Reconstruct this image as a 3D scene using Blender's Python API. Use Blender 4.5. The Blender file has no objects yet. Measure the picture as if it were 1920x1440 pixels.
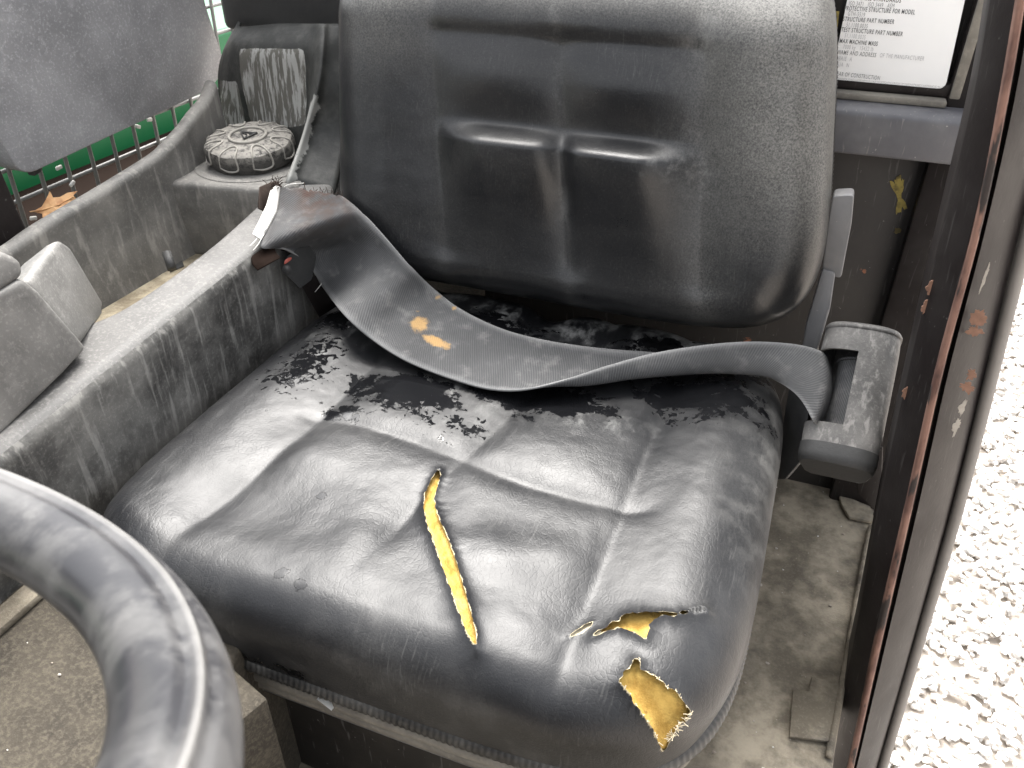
import bpy, bmesh, math, random
import numpy as np
from mathutils import Vector, Matrix, noise as mn
random.seed(4); rng = np.random.default_rng(4)
scene = bpy.context.scene
col = scene.collection
R = math.radians

# ------------------------------------------------------------------ camera, sky, sun, exposure
cam_d = bpy.data.cameras.new('camera'); cam = bpy.data.objects.new('camera', cam_d); col.objects.link(cam)
cam.location = (0.2545, -0.5120, 0.4850); cam.rotation_euler = (R(56), 0, R(21))
cam_d.sensor_width = 36; cam_d.lens = 28.125; cam_d.clip_start = 0.01; cam_d.clip_end = 400
cam_d.dof.use_dof = True; cam_d.dof.focus_distance = 0.80; cam_d.dof.aperture_fstop = 20.0
scene.camera = cam
SUN_EL, SUN_AZ = 60, 338          # degrees; azimuth measured from +y clockwise
w = bpy.data.worlds.new('World'); scene.world = w; w.use_nodes = True
nt = w.node_tree; bg = nt.nodes['Background']
sk = nt.nodes.new('ShaderNodeTexSky'); sk.sky_type = 'NISHITA'; sk.sun_disc = False
sk.sun_elevation = R(SUN_EL); sk.sun_rotation = R(SUN_AZ); sk.dust_density = 6; sk.ozone_density = 0.6; sk.air_density = 1.0
hs = nt.nodes.new('ShaderNodeHueSaturation'); hs.inputs['Saturation'].default_value = 0.18
nt.links.new(sk.outputs[0], hs.inputs['Color']); nt.links.new(hs.outputs[0], bg.inputs[0])
bg.inputs[1].default_value = 0.15
sd = bpy.data.lights.new('sun', 'SUN'); so = bpy.data.objects.new('sun', sd); col.objects.link(so)
sd.energy = 1.15; sd.angle = R(34); sd.color = (1.0, .96, .9)
a = R(SUN_AZ); e = R(SUN_EL)
sdir = Vector((math.sin(a)*math.cos(e), math.cos(a)*math.cos(e), math.sin(e)))
so.rotation_euler = (-sdir).to_track_quat('-Z', 'Y').to_euler(); so.location = sdir*6
vs = scene.view_settings; vs.view_transform = 'Standard'; vs.look = 'None'; vs.exposure = 1.95; vs.gamma = 1
scene.cycles.use_denoising = True

# ------------------------------------------------------------------ object helpers
ORG = {}
def thing(name, label, cat, loc=(0, 0, 0), group=None):
    o = bpy.data.objects.new(name, None); col.objects.link(o); o.location = loc
    o['label'] = label; o['category'] = cat
    if group: o['group'] = group
    ORG[o.name] = Vector(loc); return o
def mesh(name, V, F, m, parent=None, smooth=True, attrs=None, edges=()):
    V = np.asarray(V, dtype=np.float64).reshape(-1, 3)
    org = np.zeros(3)
    if parent is not None:
        p = parent
        while p.parent: p = p.parent
        org = np.array(ORG.get(p.name, (0, 0, 0)))
    me = bpy.data.meshes.new(name)
    me.from_pydata((V-org).tolist(), list(edges), F.tolist() if isinstance(F, np.ndarray) else F)
    if smooth: me.polygons.foreach_set('use_smooth', np.ones(len(me.polygons), dtype=bool))
    if attrs:
        for k, v in attrs.items():
            at = me.attributes.new(k, 'FLOAT', 'POINT'); at.data.foreach_set('value', np.asarray(v, dtype=np.float32).ravel())
    me.materials.append(m); me.update()
    o = bpy.data.objects.new(name, me); col.objects.link(o)
    if parent is not None: o.parent = parent
    return o
def recalc(o):
    bm = bmesh.new(); bm.from_mesh(o.data); bmesh.ops.recalc_face_normals(bm, faces=bm.faces); bm.to_mesh(o.data); bm.free(); return o
def quads(nu, nv, closed_v=False, off=0):
    F = []
    for i in range(nu-1):
        for j in range(nv if closed_v else nv-1):
            j2 = (j+1) % nv
            F.append((off+i*nv+j, off+i*nv+j2, off+(i+1)*nv+j2, off+(i+1)*nv+j))
    return F
def loft(name, rings, m, parent, closed=True, cap=True, smooth=True, attrs=None):
    nu, nv = len(rings), len(rings[0]); V = [p for r in rings for p in r]; F = quads(nu, nv, closed)
    if cap and closed: F += [tuple(range(nv-1, -1, -1)), tuple((nu-1)*nv+j for j in range(nv))]
    return recalc(mesh(name, V, F, m, parent, smooth, attrs))
def catmull(P, n):
    P = np.asarray(P, float); k = len(P); t = np.linspace(0, k-1, n); out = np.zeros((n, P.shape[1]))
    Q = np.vstack([2*P[0]-P[1], P, 2*P[-1]-P[-2]])
    for q, tt in enumerate(t):
        i = min(int(tt), k-2); f = tt-i; a, b, c, d = Q[i], Q[i+1], Q[i+2], Q[i+3]
        out[q] = .5*((2*b)+(-a+c)*f+(2*a-5*b+4*c-d)*f*f+(-a+3*b-3*c+d)*f**3)
    return out
def tube_rings(path, rad, seg=10, rf=None, closed=False):
    path = np.asarray(path, float); n = len(path); rings = []
    T = np.gradient(path, axis=0)
    if closed: T = np.roll(path, -1, 0)-np.roll(path, 1, 0)
    T /= np.linalg.norm(T, axis=1)[:, None]+1e-12
    up = np.array([0, 0, 1.]) if abs(T[0][2]) < .9 else np.array([1., 0, 0])
    N = up-T[0]*(up@T[0]); N /= np.linalg.norm(N)
    for i in range(n):
        N = N-T[i]*(N@T[i]); N /= np.linalg.norm(N); B = np.cross(T[i], N)
        r = rad[i] if hasattr(rad, '__len__') else rad
        rings.append([path[i]+r*(math.cos(x)*N+math.sin(x)*B) for x in np.linspace(0, 2*np.pi, seg, endpoint=False)])
    return rings
def tube(name, path, rad, m, parent, seg=10):
    return loft(name, tube_rings(path, rad, seg), m, parent)
def from_bm(name, bm, m, parent, smooth=False):
    bmesh.ops.recalc_face_normals(bm, faces=bm.faces)
    V = [tuple(v.co) for v in bm.verts]; bm.verts.index_update(); F = [tuple(v.index for v in f.verts) for f in bm.faces]
    bm.free(); o = mesh(name, V, F, m, parent, smooth)
    if smooth:
        o.data.set_sharp_from_angle(angle=R(40))
    return o
def box_bm(c, s, bev=0.003, seg=2, rot=None):
    bm = bmesh.new(); bmesh.ops.create_cube(bm, size=1)
    M = Matrix.Translation(Vector(c)) @ ((rot.to_4x4()) if rot is not None else Matrix.Identity(4)) @ Matrix.Diagonal((s[0], s[1], s[2], 1))
    bm.transform(M)
    if bev: bmesh.ops.bevel(bm, geom=bm.edges[:], offset=bev, segments=seg, profile=.5, affect='EDGES', clamp_overlap=True)
    return bm
def box(name, c, s, m, parent=None, bev=.003, seg=2, rot=None):
    return from_bm(name, box_bm(c, s, bev, seg, rot), m, parent, True)
def span(name, lo, hi, m, parent=None, bev=.003, seg=2):
    lo, hi = np.array(lo, float), np.array(hi, float); return box(name, (lo+hi)/2, hi-lo, m, parent, bev, seg)
def prism_bm(P, vec, bev=.002, seg=2):
    bm = bmesh.new(); a = [bm.verts.new(p) for p in P]; b = [bm.verts.new(np.array(p)+np.array(vec)) for p in P]; n = len(P)
    bm.faces.new(a); bm.faces.new(b[::-1])
    for i in range(n): bm.faces.new((a[i], a[(i+1) % n], b[(i+1) % n], b[i]))
    bmesh.ops.recalc_face_normals(bm, faces=bm.faces)
    if bev: bmesh.ops.bevel(bm, geom=bm.edges[:], offset=bev, segments=seg, profile=.5, affect='EDGES', clamp_overlap=True)
    return bm
def prism(name, P, vec, m, parent=None, bev=.002, seg=2):
    return from_bm(name, prism_bm(P, vec, bev, seg), m, parent, True)
def lathe(name, prof, c, axis, m, parent, seg=48, rf=None):
    ax = Vector(axis).normalized(); x = ax.orthogonal().normalized(); y = ax.cross(x); rings = []
    for r, h in prof:
        rings.append([np.array(Vector(c)+ax*h+(x*math.cos(t)+y*math.sin(t))*(r*(rf(t, r, h) if rf else 1))) for t in np.linspace(0, 2*np.pi, seg, endpoint=False)])
    o = loft(name, rings, m, parent); o.data.set_sharp_from_angle(angle=R(35)); return o
def sst(x, a, b):
    t = np.clip((np.asarray(x, float)-a)/(b-a), 0, 1); return t*t*(3-2*t)
def fbm(P, sc, octv=3, seed=0):
    P = np.asarray(P); out = np.empty(len(P)); s = Vector((seed*7.3, seed*3.1, seed*1.7))
    for i, p in enumerate(P): out[i] = mn.fractal(Vector(p)*sc+s, 1.0, 2.0, octv)
    return out

# ------------------------------------------------------------------ material helpers
class NT:
    def __init__(s, name):
        s.m = bpy.data.materials.new(name); s.m.use_nodes = True; s.t = s.m.node_tree; s.n = s.t.nodes; s.b = s.n['Principled BSDF']
        s.tc = s.n.new('ShaderNodeTexCoord').outputs['Object']
    def L(s, a, b): s.t.links.new(a, b)
    def put(s, sock, v):
        if v is None: return
        if isinstance(v, bpy.types.NodeSocket): s.L(v, sock)
        elif hasattr(v, '__len__') and len(v) == 3 and sock.type == 'RGBA': sock.default_value = (*v, 1)
        else: sock.default_value = v
    def map(s, scale=(1, 1, 1), rot=(0, 0, 0), vec=None, loc=(0, 0, 0)):
        n = s.n.new('ShaderNodeMapping'); s.L(vec or s.tc, n.inputs[0]); n.inputs['Scale'].default_value = scale
        n.inputs['Rotation'].default_value = rot; n.inputs['Location'].default_value = loc; return n.outputs[0]
    def noise(s, sc, det=3, rough=.55, vec=None, dist=0):
        n = s.n.new('ShaderNodeTexNoise'); s.L(vec or s.tc, n.inputs['Vector']); n.inputs['Scale'].default_value = sc
        n.inputs['Detail'].default_value = det; n.inputs['Roughness'].default_value = rough; n.inputs['Distortion'].default_value = dist; return n.outputs[0]
    def noisec(s, sc, det=2):
        n = s.n.new('ShaderNodeTexNoise'); s.L(s.tc, n.inputs['Vector']); n.inputs['Scale'].default_value = sc; n.inputs['Detail'].default_value = det; return n.outputs[1]
    def vor(s, sc, feat='DISTANCE_TO_EDGE', vec=None, rnd=1):
        n = s.n.new('ShaderNodeTexVoronoi'); n.feature = feat; s.L(vec or s.tc, n.inputs['Vector']); n.inputs['Scale'].default_value = sc
        n.inputs['Randomness'].default_value = rnd; return n.outputs[0]
    def ramp(s, v, a, b, lo=0., hi=1.):
        n = s.n.new('ShaderNodeMapRange'); n.interpolation_type = 'SMOOTHSTEP'; s.put(n.inputs[0], v)
        n.inputs[1].default_value = a; n.inputs[2].default_value = b; n.inputs[3].default_value = lo; n.inputs[4].default_value = hi; return n.outputs[0]
    def math(s, op, a, b=None, c=None):
        n = s.n.new('ShaderNodeMath'); n.operation = op
        s.put(n.inputs[0], a); s.put(n.inputs[1], b); s.put(n.inputs[2], c); return n.outputs[0]
    def mul(s, a, b): return s.math('MULTIPLY', a, b)
    def add(s, a, b): return s.math('ADD', a, b)
    def mix(s, f, a, b):
        n = s.n.new('ShaderNodeMix'); n.data_type = 'RGBA'; s.put(n.inputs[0], f); s.put(n.inputs[6], a); s.put(n.inputs[7], b); return n.outputs[2]
    def mixf(s, f, a, b):
        n = s.n.new('ShaderNodeMix'); n.data_type = 'FLOAT'; s.put(n.inputs[0], f); s.put(n.inputs[2], a); s.put(n.inputs[3], b); return n.outputs[0]
    def attr(s, name):
        n = s.n.new('ShaderNodeAttribute'); n.attribute_name = name; return n.outputs['Fac']
    def warp(s, sc, amt):
        n = s.n.new('ShaderNodeVectorMath'); n.operation = 'MULTIPLY_ADD'; s.L(s.noisec(sc), n.inputs[0]); n.inputs[1].default_value = (amt,)*3; s.L(s.tc, n.inputs[2]); return n.outputs[0]
    def bump(s, h, dist, strength=1., prev=None):
        n = s.n.new('ShaderNodeBump'); s.L(h, n.inputs['Height']); n.inputs['Distance'].default_value = dist; n.inputs['Strength'].default_value = strength
        if prev is not None: s.L(prev, n.inputs['Normal'])
        return n.outputs[0]
    def out(s, color=None, rough=None, normal=None, metal=None, spec=None):
        b = s.b.inputs; s.put(b['Base Color'], color); s.put(b['Roughness'], rough); s.put(b['Metallic'], metal); s.put(b['Specular IOR Level'], spec)
        if normal is not None: s.L(normal, b['Normal'])
        return s.m

def vinyl(name, dust_amt=1., rough=.385, wr=1., bl=(.40, .70), dc=(.115, .113, .108), lo_amt=.07, fmix=.5):
    s = NT(name)
    wp0 = s.warp(26, .014)
    wn_ = s.n.new('ShaderNodeVectorMath'); wn_.operation = 'MULTIPLY_ADD'; s.L(s.noisec(140), wn_.inputs[0]); wn_.inputs[1].default_value = (.005,)*3; s.L(wp0, wn_.inputs[2]); wp = wn_.outputs[0]
    cell = s.vor(230, vec=s.map((1, .62, 1), (0, 0, .5), vec=wp)); cell2 = s.vor(480, vec=wp)
    crease = s.ramp(cell, 0, .16); crease2 = s.ramp(cell2, 0, .2)
    zone = s.ramp(s.noise(7, 2), .35, .62)
    h = s.add(s.mul(crease, s.mixf(zone, .25, 1.)), s.mul(crease2, .35))
    low = s.noise(5, 4, .6); mid = s.noise(38, 4, .62); fine = s.noise(420, 2)
    # hair-fine scuffs in several directions
    sc = None
    for k, r in enumerate((.5, 1.5, 2.5)):
        v = s.noise(1, 2, .5, vec=s.map((600, 24, 60), (0, 0, r), vec=s.warp(9, .03), loc=(k*3.1, k, 0)))
        v = s.ramp(v, .60, .72); sc = v if sc is None else s.math('MAXIMUM', sc, v)
    sc = s.mul(sc, s.ramp(s.noise(11, 3), .42, .66))
    dust = s.attr('dust'); wet = s.attr('wet')
    d = s.mul(s.mixf(fmix, s.ramp(mid, *bl), s.ramp(s.noise(520, 3, .7), .15, .95)), dust)
    d = s.add(d, s.mul(s.ramp(low, .45, .75), lo_amt)); d = s.add(d, s.mul(sc, .26*dust_amt)); d = s.add(d, s.mul(s.ramp(fine, .55, .75), .06))
    d = s.math('MINIMUM', d, 1.)
    c = s.mix(d, (.0075, .0080, .0095), dc)
    wn = s.noise(46, 7, .68, dist=.35)
    wm = s.ramp(s.add(s.math('MULTIPLY_ADD', wn, 2.2, -1.1), s.math('MULTIPLY_ADD', wet, 1.6, -.9)), -.02, .02)
    damp = s.ramp(s.add(s.math('MULTIPLY_ADD', wn, 2.2, -1.1), s.math('MULTIPLY_ADD', wet, 1.6, -.9)), -.30, .05)
    c = s.mix(s.mul(damp, .75), c, (.0075, .0078, .0085)); wm = s.math('MAXIMUM', wm, s.ramp(s.add(s.math('MULTIPLY_ADD', s.noise(105, 4, .6, dist=.5), 2.2, -1.1), s.math('MULTIPLY_ADD', s.attr('speck'), 1.6, -.9)), -.03, .03)); c = s.mix(wm, c, (.006, .0062, .007))
    chalk = s.mul(s.ramp(s.noise(36, 6, .72, vec=s.map((1, .6, 1), (0, 0, .6))), .47, .72), s.attr('chalk'))
    chalk = s.mul(chalk, s.math('SUBTRACT', 1., wm)); c = s.mix(chalk, c, (.27, .27, .26))
    rim = s.attr('rim'); c = s.mix(s.ramp(rim, .42, .8), c, (.50, .43, .28))
    ro = s.mixf(d, rough, rough+.25); ro = s.add(ro, s.mul(s.ramp(s.noise(16, 3), .3, .7), .08)); ro = s.mixf(s.mul(damp, .5), ro, .25); ro = s.mixf(wm, ro, .09); ro = s.mixf(chalk, ro, .7); ro = s.mixf(s.ramp(rim, .42, .8), ro, .9)
    n1 = s.bump(s.mul(h, s.mixf(wm, 1., .25)), .00013*wr, .5)
    n2 = s.bump(fine, .0003, .25, n1)
    n3 = s.bump(wm, .0007, .7, n2)
    return s.out(c, ro, n3, spec=.5)
def plastic(name, base, dust, amt=.5, speck=260, streak=None, rough=.5, low=6, bumpd=.0006, sp=.45, speck_hi=.7):
    s = NT(name)
    f = s.mul(s.ramp(s.noise(low, 4, .62), .32, .70), amt)
    f = s.add(f, s.mul(s.ramp(s.noise(speck, 3, .7), .5, speck_hi), amt*sp))
    f = s.add(f, s.mul(s.ramp(s.noise(45, 4, .68), .52, .72), amt*.35))
    if streak:
        v = s.noise(1, 3, .6, vec=s.map(streak, vec=s.warp(6, .02))); f = s.add(f, s.mul(s.ramp(v, .52, .68), amt*.9))
    f = s.math('MINIMUM', f, 1.)
    c = s.mix(f, base, dust); ro = s.mixf(f, rough, min(rough+.3, .95))
    n = s.bump(s.noise(speck*1.3, 2), bumpd, .45)
    return s.out(c, ro, n)
def paint(name, base, rust=(.16, .055, .03), amt=.0, rough=.385, scr=.5, dust=(.1, .095, .09), spec=.5):
    s = NT(name)
    c = s.mix(s.mul(s.ramp(s.noise(9, 4, .65), .4, .75), scr), base, dust)
    v = s.ramp(s.noise(1, 2, .5, vec=s.map((300, 300, 22), vec=s.warp(8, .02))), .64, .72); c = s.mix(s.mul(v, scr*.6), c, (.25, .24, .23))
    r = s.ramp(s.noise(26, 5, .6), .72-amt*.3, .75-amt*.3); c = s.mix(r, c, s.mix(s.noise(160, 3), rust, (.36, .17, .10)))
    sp = s.ramp(s.noise(190, 2), .72, .76); c = s.mix(s.mul(sp, scr), c, (.35, .34, .32))
    ro = s.mixf(r, s.mixf(s.noise(14, 3), rough-.08, rough+.15), .9)
    return s.out(c, ro, s.bump(s.noise(240, 2), .0005, .3, s.bump(r, .0006, .5)), spec=spec)
def flat(name, c, rough=.6, var=.15, sc=30, bumpd=.0004):
    s = NT(name); n = s.noise(sc, 4, .6)
    cc = s.mix(n, tuple(x*(1-var) for x in c), tuple(min(1, x*(1+var)) for x in c))
    return s.out(cc, rough, s.bump(s.noise(sc*8, 2), bumpd, .4))

M = {}
M['vinyl'] = vinyl('seat_vinyl'); M['vinyl_back'] = vinyl('backrest_vinyl', .3, .27, .6, (.2, .9), (.21, .205, .19), .04, .85)
M['console'] = plastic('console_plastic', (.10, .097, .092), (.34, .33, .31), .6, 260, None, .55)
M['block'] = plastic('block_plastic', (.12, .118, .112), (.36, .35, .33), .7, 340, None, .55)
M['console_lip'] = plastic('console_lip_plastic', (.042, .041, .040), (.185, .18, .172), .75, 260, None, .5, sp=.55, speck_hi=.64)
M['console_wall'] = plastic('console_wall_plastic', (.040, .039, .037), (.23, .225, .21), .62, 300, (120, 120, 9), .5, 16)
M['tray_wall'] = plastic('tray_wall_plastic', (.075, .073, .069), (.26, .25, .23), .55, 300, (70, 70, 14), .6, 9)
M['panel'] = plastic('panel_plastic', (.17, .171, .177), (.46, .46, .47), .5, 300, None, .5, 5, .0012, sp=.8)
M['dark_plastic'] = plastic('dark_plastic', (.024, .024, .024), (.06, .06, .058), .5, 240, None, .5)
M['retractor'] = plastic('retractor_plastic', (.062, .060, .057), (.25, .24, .228), .6, 330, (150, 60, 60), .5, 14)
M['trim'] = plastic('trim_plastic', (.030, .030, .028), (.13, .13, .12), .5, 260, (90, 90, 12), .55, 11)
M['black_metal'] = paint('black_paint', (.0125, .0096, .0092), amt=.0, rough=.5, scr=.16, spec=.22)
M['chip'] = flat('rust_chip', (.21, .115, .078), .85, .5, 200)
M['pale_chip'] = flat('bare_chip', (.36, .33, .29), .7, .3, 200)
M['wall'] = paint('wall_paint', (.024, .021, .0195), amt=.0, rough=.55, scr=.30, dust=(.06, .055, .045))
M['grey_metal'] = paint('grey_paint', (.085, .085, .095), amt=.0, rough=.40, scr=.7, dust=(.2, .2, .2))
M['pedestal'] = paint('pedestal_paint', (.018, .0155, .0135), rough=.6, scr=.5, dust=(.07, .06, .05))
M['chassis'] = flat('chassis_paint', (.014, .009, .007), .95); M['chassis'].node_tree.nodes['Principled BSDF'].inputs['Specular IOR Level'].default_value = .05
M['seal'] = flat('seal_rubber', (.22, .205, .19), .7)
M['rubber'] = flat('rubber', (.012, .012, .012), .55)
M['bellows'] = plastic('bellows_rubber', (.018, .018, .018), (.11, .107, .10), .5, 200, None, .45, 20)
M['pan'] = plastic('dusty_pan', (.12, .11, .095), (.28, .26, .22), .6, 200, None, .8, 18)
M['green'] = flat('green_paint', (.006, .13, .042), .4, .25, 6)
M['wire'] = paint('wire_paint', (.24, .24, .23), rough=.5, scr=.8, dust=(.2, .2, .19))
M['white_chip'] = flat('white_backing', (.75, .74, .70), .8, .1, 200)
M['singed'] = flat('singed_fibre', (.035, .022, .016), .9, .6, 200)
M['red'] = flat('red_plastic', (.42, .10, .075), .5)
M['plate'] = flat('white_plate', (.90, .90, .885), .35, .02, 8, .0001)
for k, g in (('ink', .16), ('ink_glare_mid', .32), ('ink_glare_pale', .52)): M[k] = flat(k+'_print', (g, g, g), .6, .25, 500)  # paler greys put the glare washing out the print into its colour
M['lining'] = flat('backing_cloth', (.62, .55, .40), .9)
# ----------------------------------------------------------------- floor, foam, webbing, stone, leaf, wheel materials
def m_floor():
    s = NT('floor_mat'); lo = s.noise(6, 4, .62); n2 = s.noise(19, 5, .66); fi = s.noise(330, 3, .7)
    c = s.mix(s.ramp(n2, .38, .66), (.125, .106, .078), (.31, .27, .205))
    c = s.mix(s.mul(s.ramp(s.noise(8.5, 5, .66, dist=.4), .50, .70), .7), c, (.034, .033, .032))
    c = s.mix(s.mul(s.ramp(lo, .52, .7), .6), c, (.050, .040, .028)); c = s.mix(s.mul(s.ramp(fi, .5, .7), .35), c, (.24, .22, .18))
    return s.out(c, .88, s.bump(fi, .0014, .6, s.bump(n2, .003, .5)))
M['floor'] = m_floor()
def m_mat2():
    s = NT('ledge_mat'); n2 = s.noise(14, 5, .66); fi = s.noise(260, 3, .75)
    c = s.mix(s.ramp(n2, .36, .68), (.024, .0195, .0135), (.050, .042, .030)); c = s.mix(s.mul(s.ramp(fi, .42, .66), .5), c, (.105, .090, .066))
    return s.out(c, .9, s.bump(fi, .0016, .7))
M['ledge'] = m_mat2()
def m_foam():
    s = NT('foam'); n = s.noise(70, 5, .7); f = s.noise(900, 2)
    c = s.mix(s.ramp(n, .3, .7), (.42, .25, .058), (.70, .47, .135)); c = s.mix(s.mul(s.ramp(s.noise(150, 4), .60, .75), .6), c, (.22, .12, .03))
    return s.out(c, .95, s.bump(f, .0010, .6, s.bump(n, .0015, .5)), spec=.2)
M['foam'] = m_foam()
def m_web():
    s = NT('webbing'); u = s.attr('u'); v = s.attr('v')
    cb = s.n.new('ShaderNodeCombineXYZ'); s.L(u, cb.inputs[0]); s.L(v, cb.inputs[1]); uv = cb.outputs[0]
    wv = s.n.new('ShaderNodeTexWave'); s.L(s.map((1, 1, 1), (0, 0, .62), vec=uv), wv.inputs[0]); wv.inputs['Scale'].default_value = 140; wv.inputs['Distortion'].default_value = .3; wv.bands_direction = 'X'
    wv = wv.outputs[1] if len(wv.outputs) > 1 else wv.outputs[0]
    lo = s.noise(12, 4, .6); mid = s.noise(50, 4, .65)
    c = s.mix(s.ramp(lo, .3, .7), (.078, .079, .080), (.120, .121, .122)); c = s.mix(s.mul(wv, .6), c, (.045, .045, .047)); c = s.mix(s.mul(s.ramp(mid, .5, .75), .3), c, (.25, .245, .235))
    c = s.mix(s.attr('edge'), c, (.24, .24, .238))
    st = s.ramp(s.add(s.attr('stain'), s.math('SUBTRACT', s.noise(110, 5, .7), 1.)), .08, .50); c = s.mix(s.mul(st, .85), c, (.40, .255, .11))
    c = s.mix(s.mul(s.attr('burn'), s.ramp(s.noise(60, 4), .25, .65)), c, (.075, .042, .030))
    return s.out(c, .85, s.bump(wv, .0006, .45, s.bump(mid, .001, .3)), spec=.12)
M['web'] = m_web()
def m_stone():
    s = NT('gravel_stone'); oi = s.attr('tone')
    c = s.mix(oi, (.30, .255, .21), (.84, .83, .81)); c = s.mix(s.mul(s.ramp(s.noise(60, 4), .55, .75), .5), c, (.30, .24, .19))
    return s.out(c, .85, s.bump(s.noise(240, 3), .002, .5))
M['stone'] = m_stone()
M['ground'] = flat('gravel_ground', (.46, .41, .36), .9, .4, 40, .004)
def m_leaf():
    s = NT('dry_leaf'); c = s.mix(s.ramp(s.noise(60, 4), .3, .7), (.45, .21, .08), (.70, .42, .20)); return s.out(c, .6, s.bump(s.noise(120, 3), .001, .5))
M['leaf'] = m_leaf()
def m_wheel():
    s = NT('wheel_rim'); n = s.noise(22, 5, .68, vec=s.map((1, 1, 1)), dist=.6); n2 = s.noise(60, 4, .7)
    f = s.add(s.mul(s.ramp(n, .38, .66), .6), s.mul(s.ramp(n2, .5, .72), .35))
    c = s.mix(f, (.022, .022, .025), (.12, .118, .115)); c = s.mix(s.mul(s.ramp(s.noise(8, 3), .55, .7), .3), c, (.20, .16, .11))
    c = s.mix(s.mul(s.attr('seam_glint'), .8), c, (.22, .215, .205))  # sky highlight along the raised seam, painted as a pale line
    return s.out(c, s.mixf(f, .30, .50), s.bump(n2, .0003, .3), spec=.45)
M['wheel'] = m_wheel()
def m_cap():
    s = NT('cap_dirty'); n = s.noise(120, 5, .72)
    sx = s.n.new('ShaderNodeSeparateXYZ'); s.L(s.tc, sx.inputs[0]); tp = s.ramp(s.add(sx.outputs[2], s.math('MULTIPLY_ADD', s.noise(90, 3), .02, -.01)), .014, .030)
    c = s.mix(s.mul(s.ramp(n, .36, .56), s.mixf(tp, .15, 1.)), (.030, .028, .026), (.235, .222, .198)); return s.out(c, .75, s.bump(n, .001, .5))
M['cap'] = m_cap(); M['cap_rib'] = flat('cap_rib_dirt', (.30, .285, .255), .9, .35, 120)
def m_rust():
    s = NT('rusty_seam'); n = s.noise(1, 4, .6, vec=s.map((60, 60, 18)))
    c = s.mix(s.ramp(n, .35, .6), (.10, .050, .038), (.21, .115, .085)); c = s.mix(s.ramp(s.noise(1, 4, .6, vec=s.map((40, 40, 14))), .53, .60), c, (.03, .022, .019))
    return s.out(c, .8, s.bump(s.noise(200, 3), .001, .5))
M['rust'] = m_rust()

# ================================================================== ground and gravel
fr = span('unseen_cab_front', (-.75, -1.15, -.33), (.40, -1.0, .60), M['dark_plastic'], None, .02); fr['kind'] = 'structure'  # unseen front block, added so the lower backrest reflects dark
g = mesh('ground', [(-80, -80, -1.26), (80, -80, -1.26), (80, 80, -1.26), (-80, 80, -1.26)], [(0, 1, 2, 3)], M['ground'], smooth=False); g['kind'] = 'structure'
def gravel():
    bm = bmesh.new(); bmesh.ops.create_icosphere(bm, subdivisions=1, radius=1); bv = np.array([v.co[:] for v in bm.verts]); bm.verts.index_update(); bf = np.array([[v.index for v in f.verts] for f in bm.faces]); bm.free()
    V, F, T = [], [], []; k = 0
    for layer, n in ((0, 9000), (1, 8000)):
        for i in range(n):
            y = .2+4.6*rng.random()**.9; x = rng.uniform(.30+.10*y, 1.10+.24*y)
            r = .006+.011*rng.random()**1.6*(1 if layer else 1.1)
            sc = np.array([rng.uniform(.8, 1.35), rng.uniform(.7, 1.1), rng.uniform(.5, .8)])*r
            q = bv*(1+rng.uniform(-.26, .26, (len(bv), 1)))
            al = rng.uniform(0, 6.28); t = rng.uniform(-.5, .5); ca, sa, ct, st = math.cos(al), math.sin(al), math.cos(t), math.sin(t)
            Rm = np.array([[ca, -sa, 0], [sa, ca, 0], [0, 0, 1]]) @ np.array([[1, 0, 0], [0, ct, -st], [0, st, ct]])
            V.append((q*sc)@Rm.T+np.array([x, y, -1.252+layer*.013+rng.uniform(0, .006)])); F.append(bf+k); k += len(bv)
            T.append(np.full(len(bv), np.clip(rng.normal(.72, .25), 0, 1)))
    o = mesh('gravel', np.concatenate(V), np.concatenate(F), M['stone'], smooth=False, attrs={'tone': np.concatenate(T)}); o['kind'] = 'stuff'
    o['label'] = 'pale crushed stone gravel on the ground outside the cab'
gravel()

# ================================================================== cab floor, rear wall
fl = prism('floor', [(-.75, -.75, -.30), (.388, -.75, -.30), (.392, -.10, -.30), (.398, .05, -.30), (.436, .49, -.30), (-.75, .49, -.30)], (0, 0, -.03), M['floor'], None, .004); fl['kind'] = 'structure'
prism('floor_plate', [(0.3498,0.1122,-0.2970), (0.3667,0.1150,-0.2970), (0.3682,0.1361,-0.2970), (0.3978,0.1379,-0.2970), (0.3920,0.0600,-0.2970), (0.3512,0.0508,-0.2970)], (0, 0, .004), M['floor'], fl, .0015)
prism('floor_plate', [(0.3830,0.4693,-0.2970), (0.4266,0.4560,-0.2970), (0.4339,0.4243,-0.2970), (0.3991,0.4223,-0.2970), (0.3875,0.4469,-0.2970)], (0, 0, .006), M['floor'], fl, .002)
tube('floor_edging', [(0.4280,0.4143,-0.2950), (0.4191,0.3371,-0.2950), (0.4091,0.2233,-0.2950), (0.3977,0.1042,-0.2950), (0.3913,0.0426,-0.2950)], .004, M['floor'], fl, 8)
span('sill', (.4005, .17, -.36), (.445, .46, -.308), M['black_metal'], None, .004)['kind'] = 'structure'
led = prism('ledge', [(-.75, -.75, -.055), (-.31, -.62, -.055), (-0.0630,-0.2639,-0.0550), (-0.0521,-0.2313,-0.0550), (-0.0978,-0.2170,-0.0550), (-.15, .0, -.055), (-.16, .46, -.055), (-.75, .46, -.055)], (0, 0, -.24), M['ledge'], None, .004); led['kind'] = 'structure'
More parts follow.
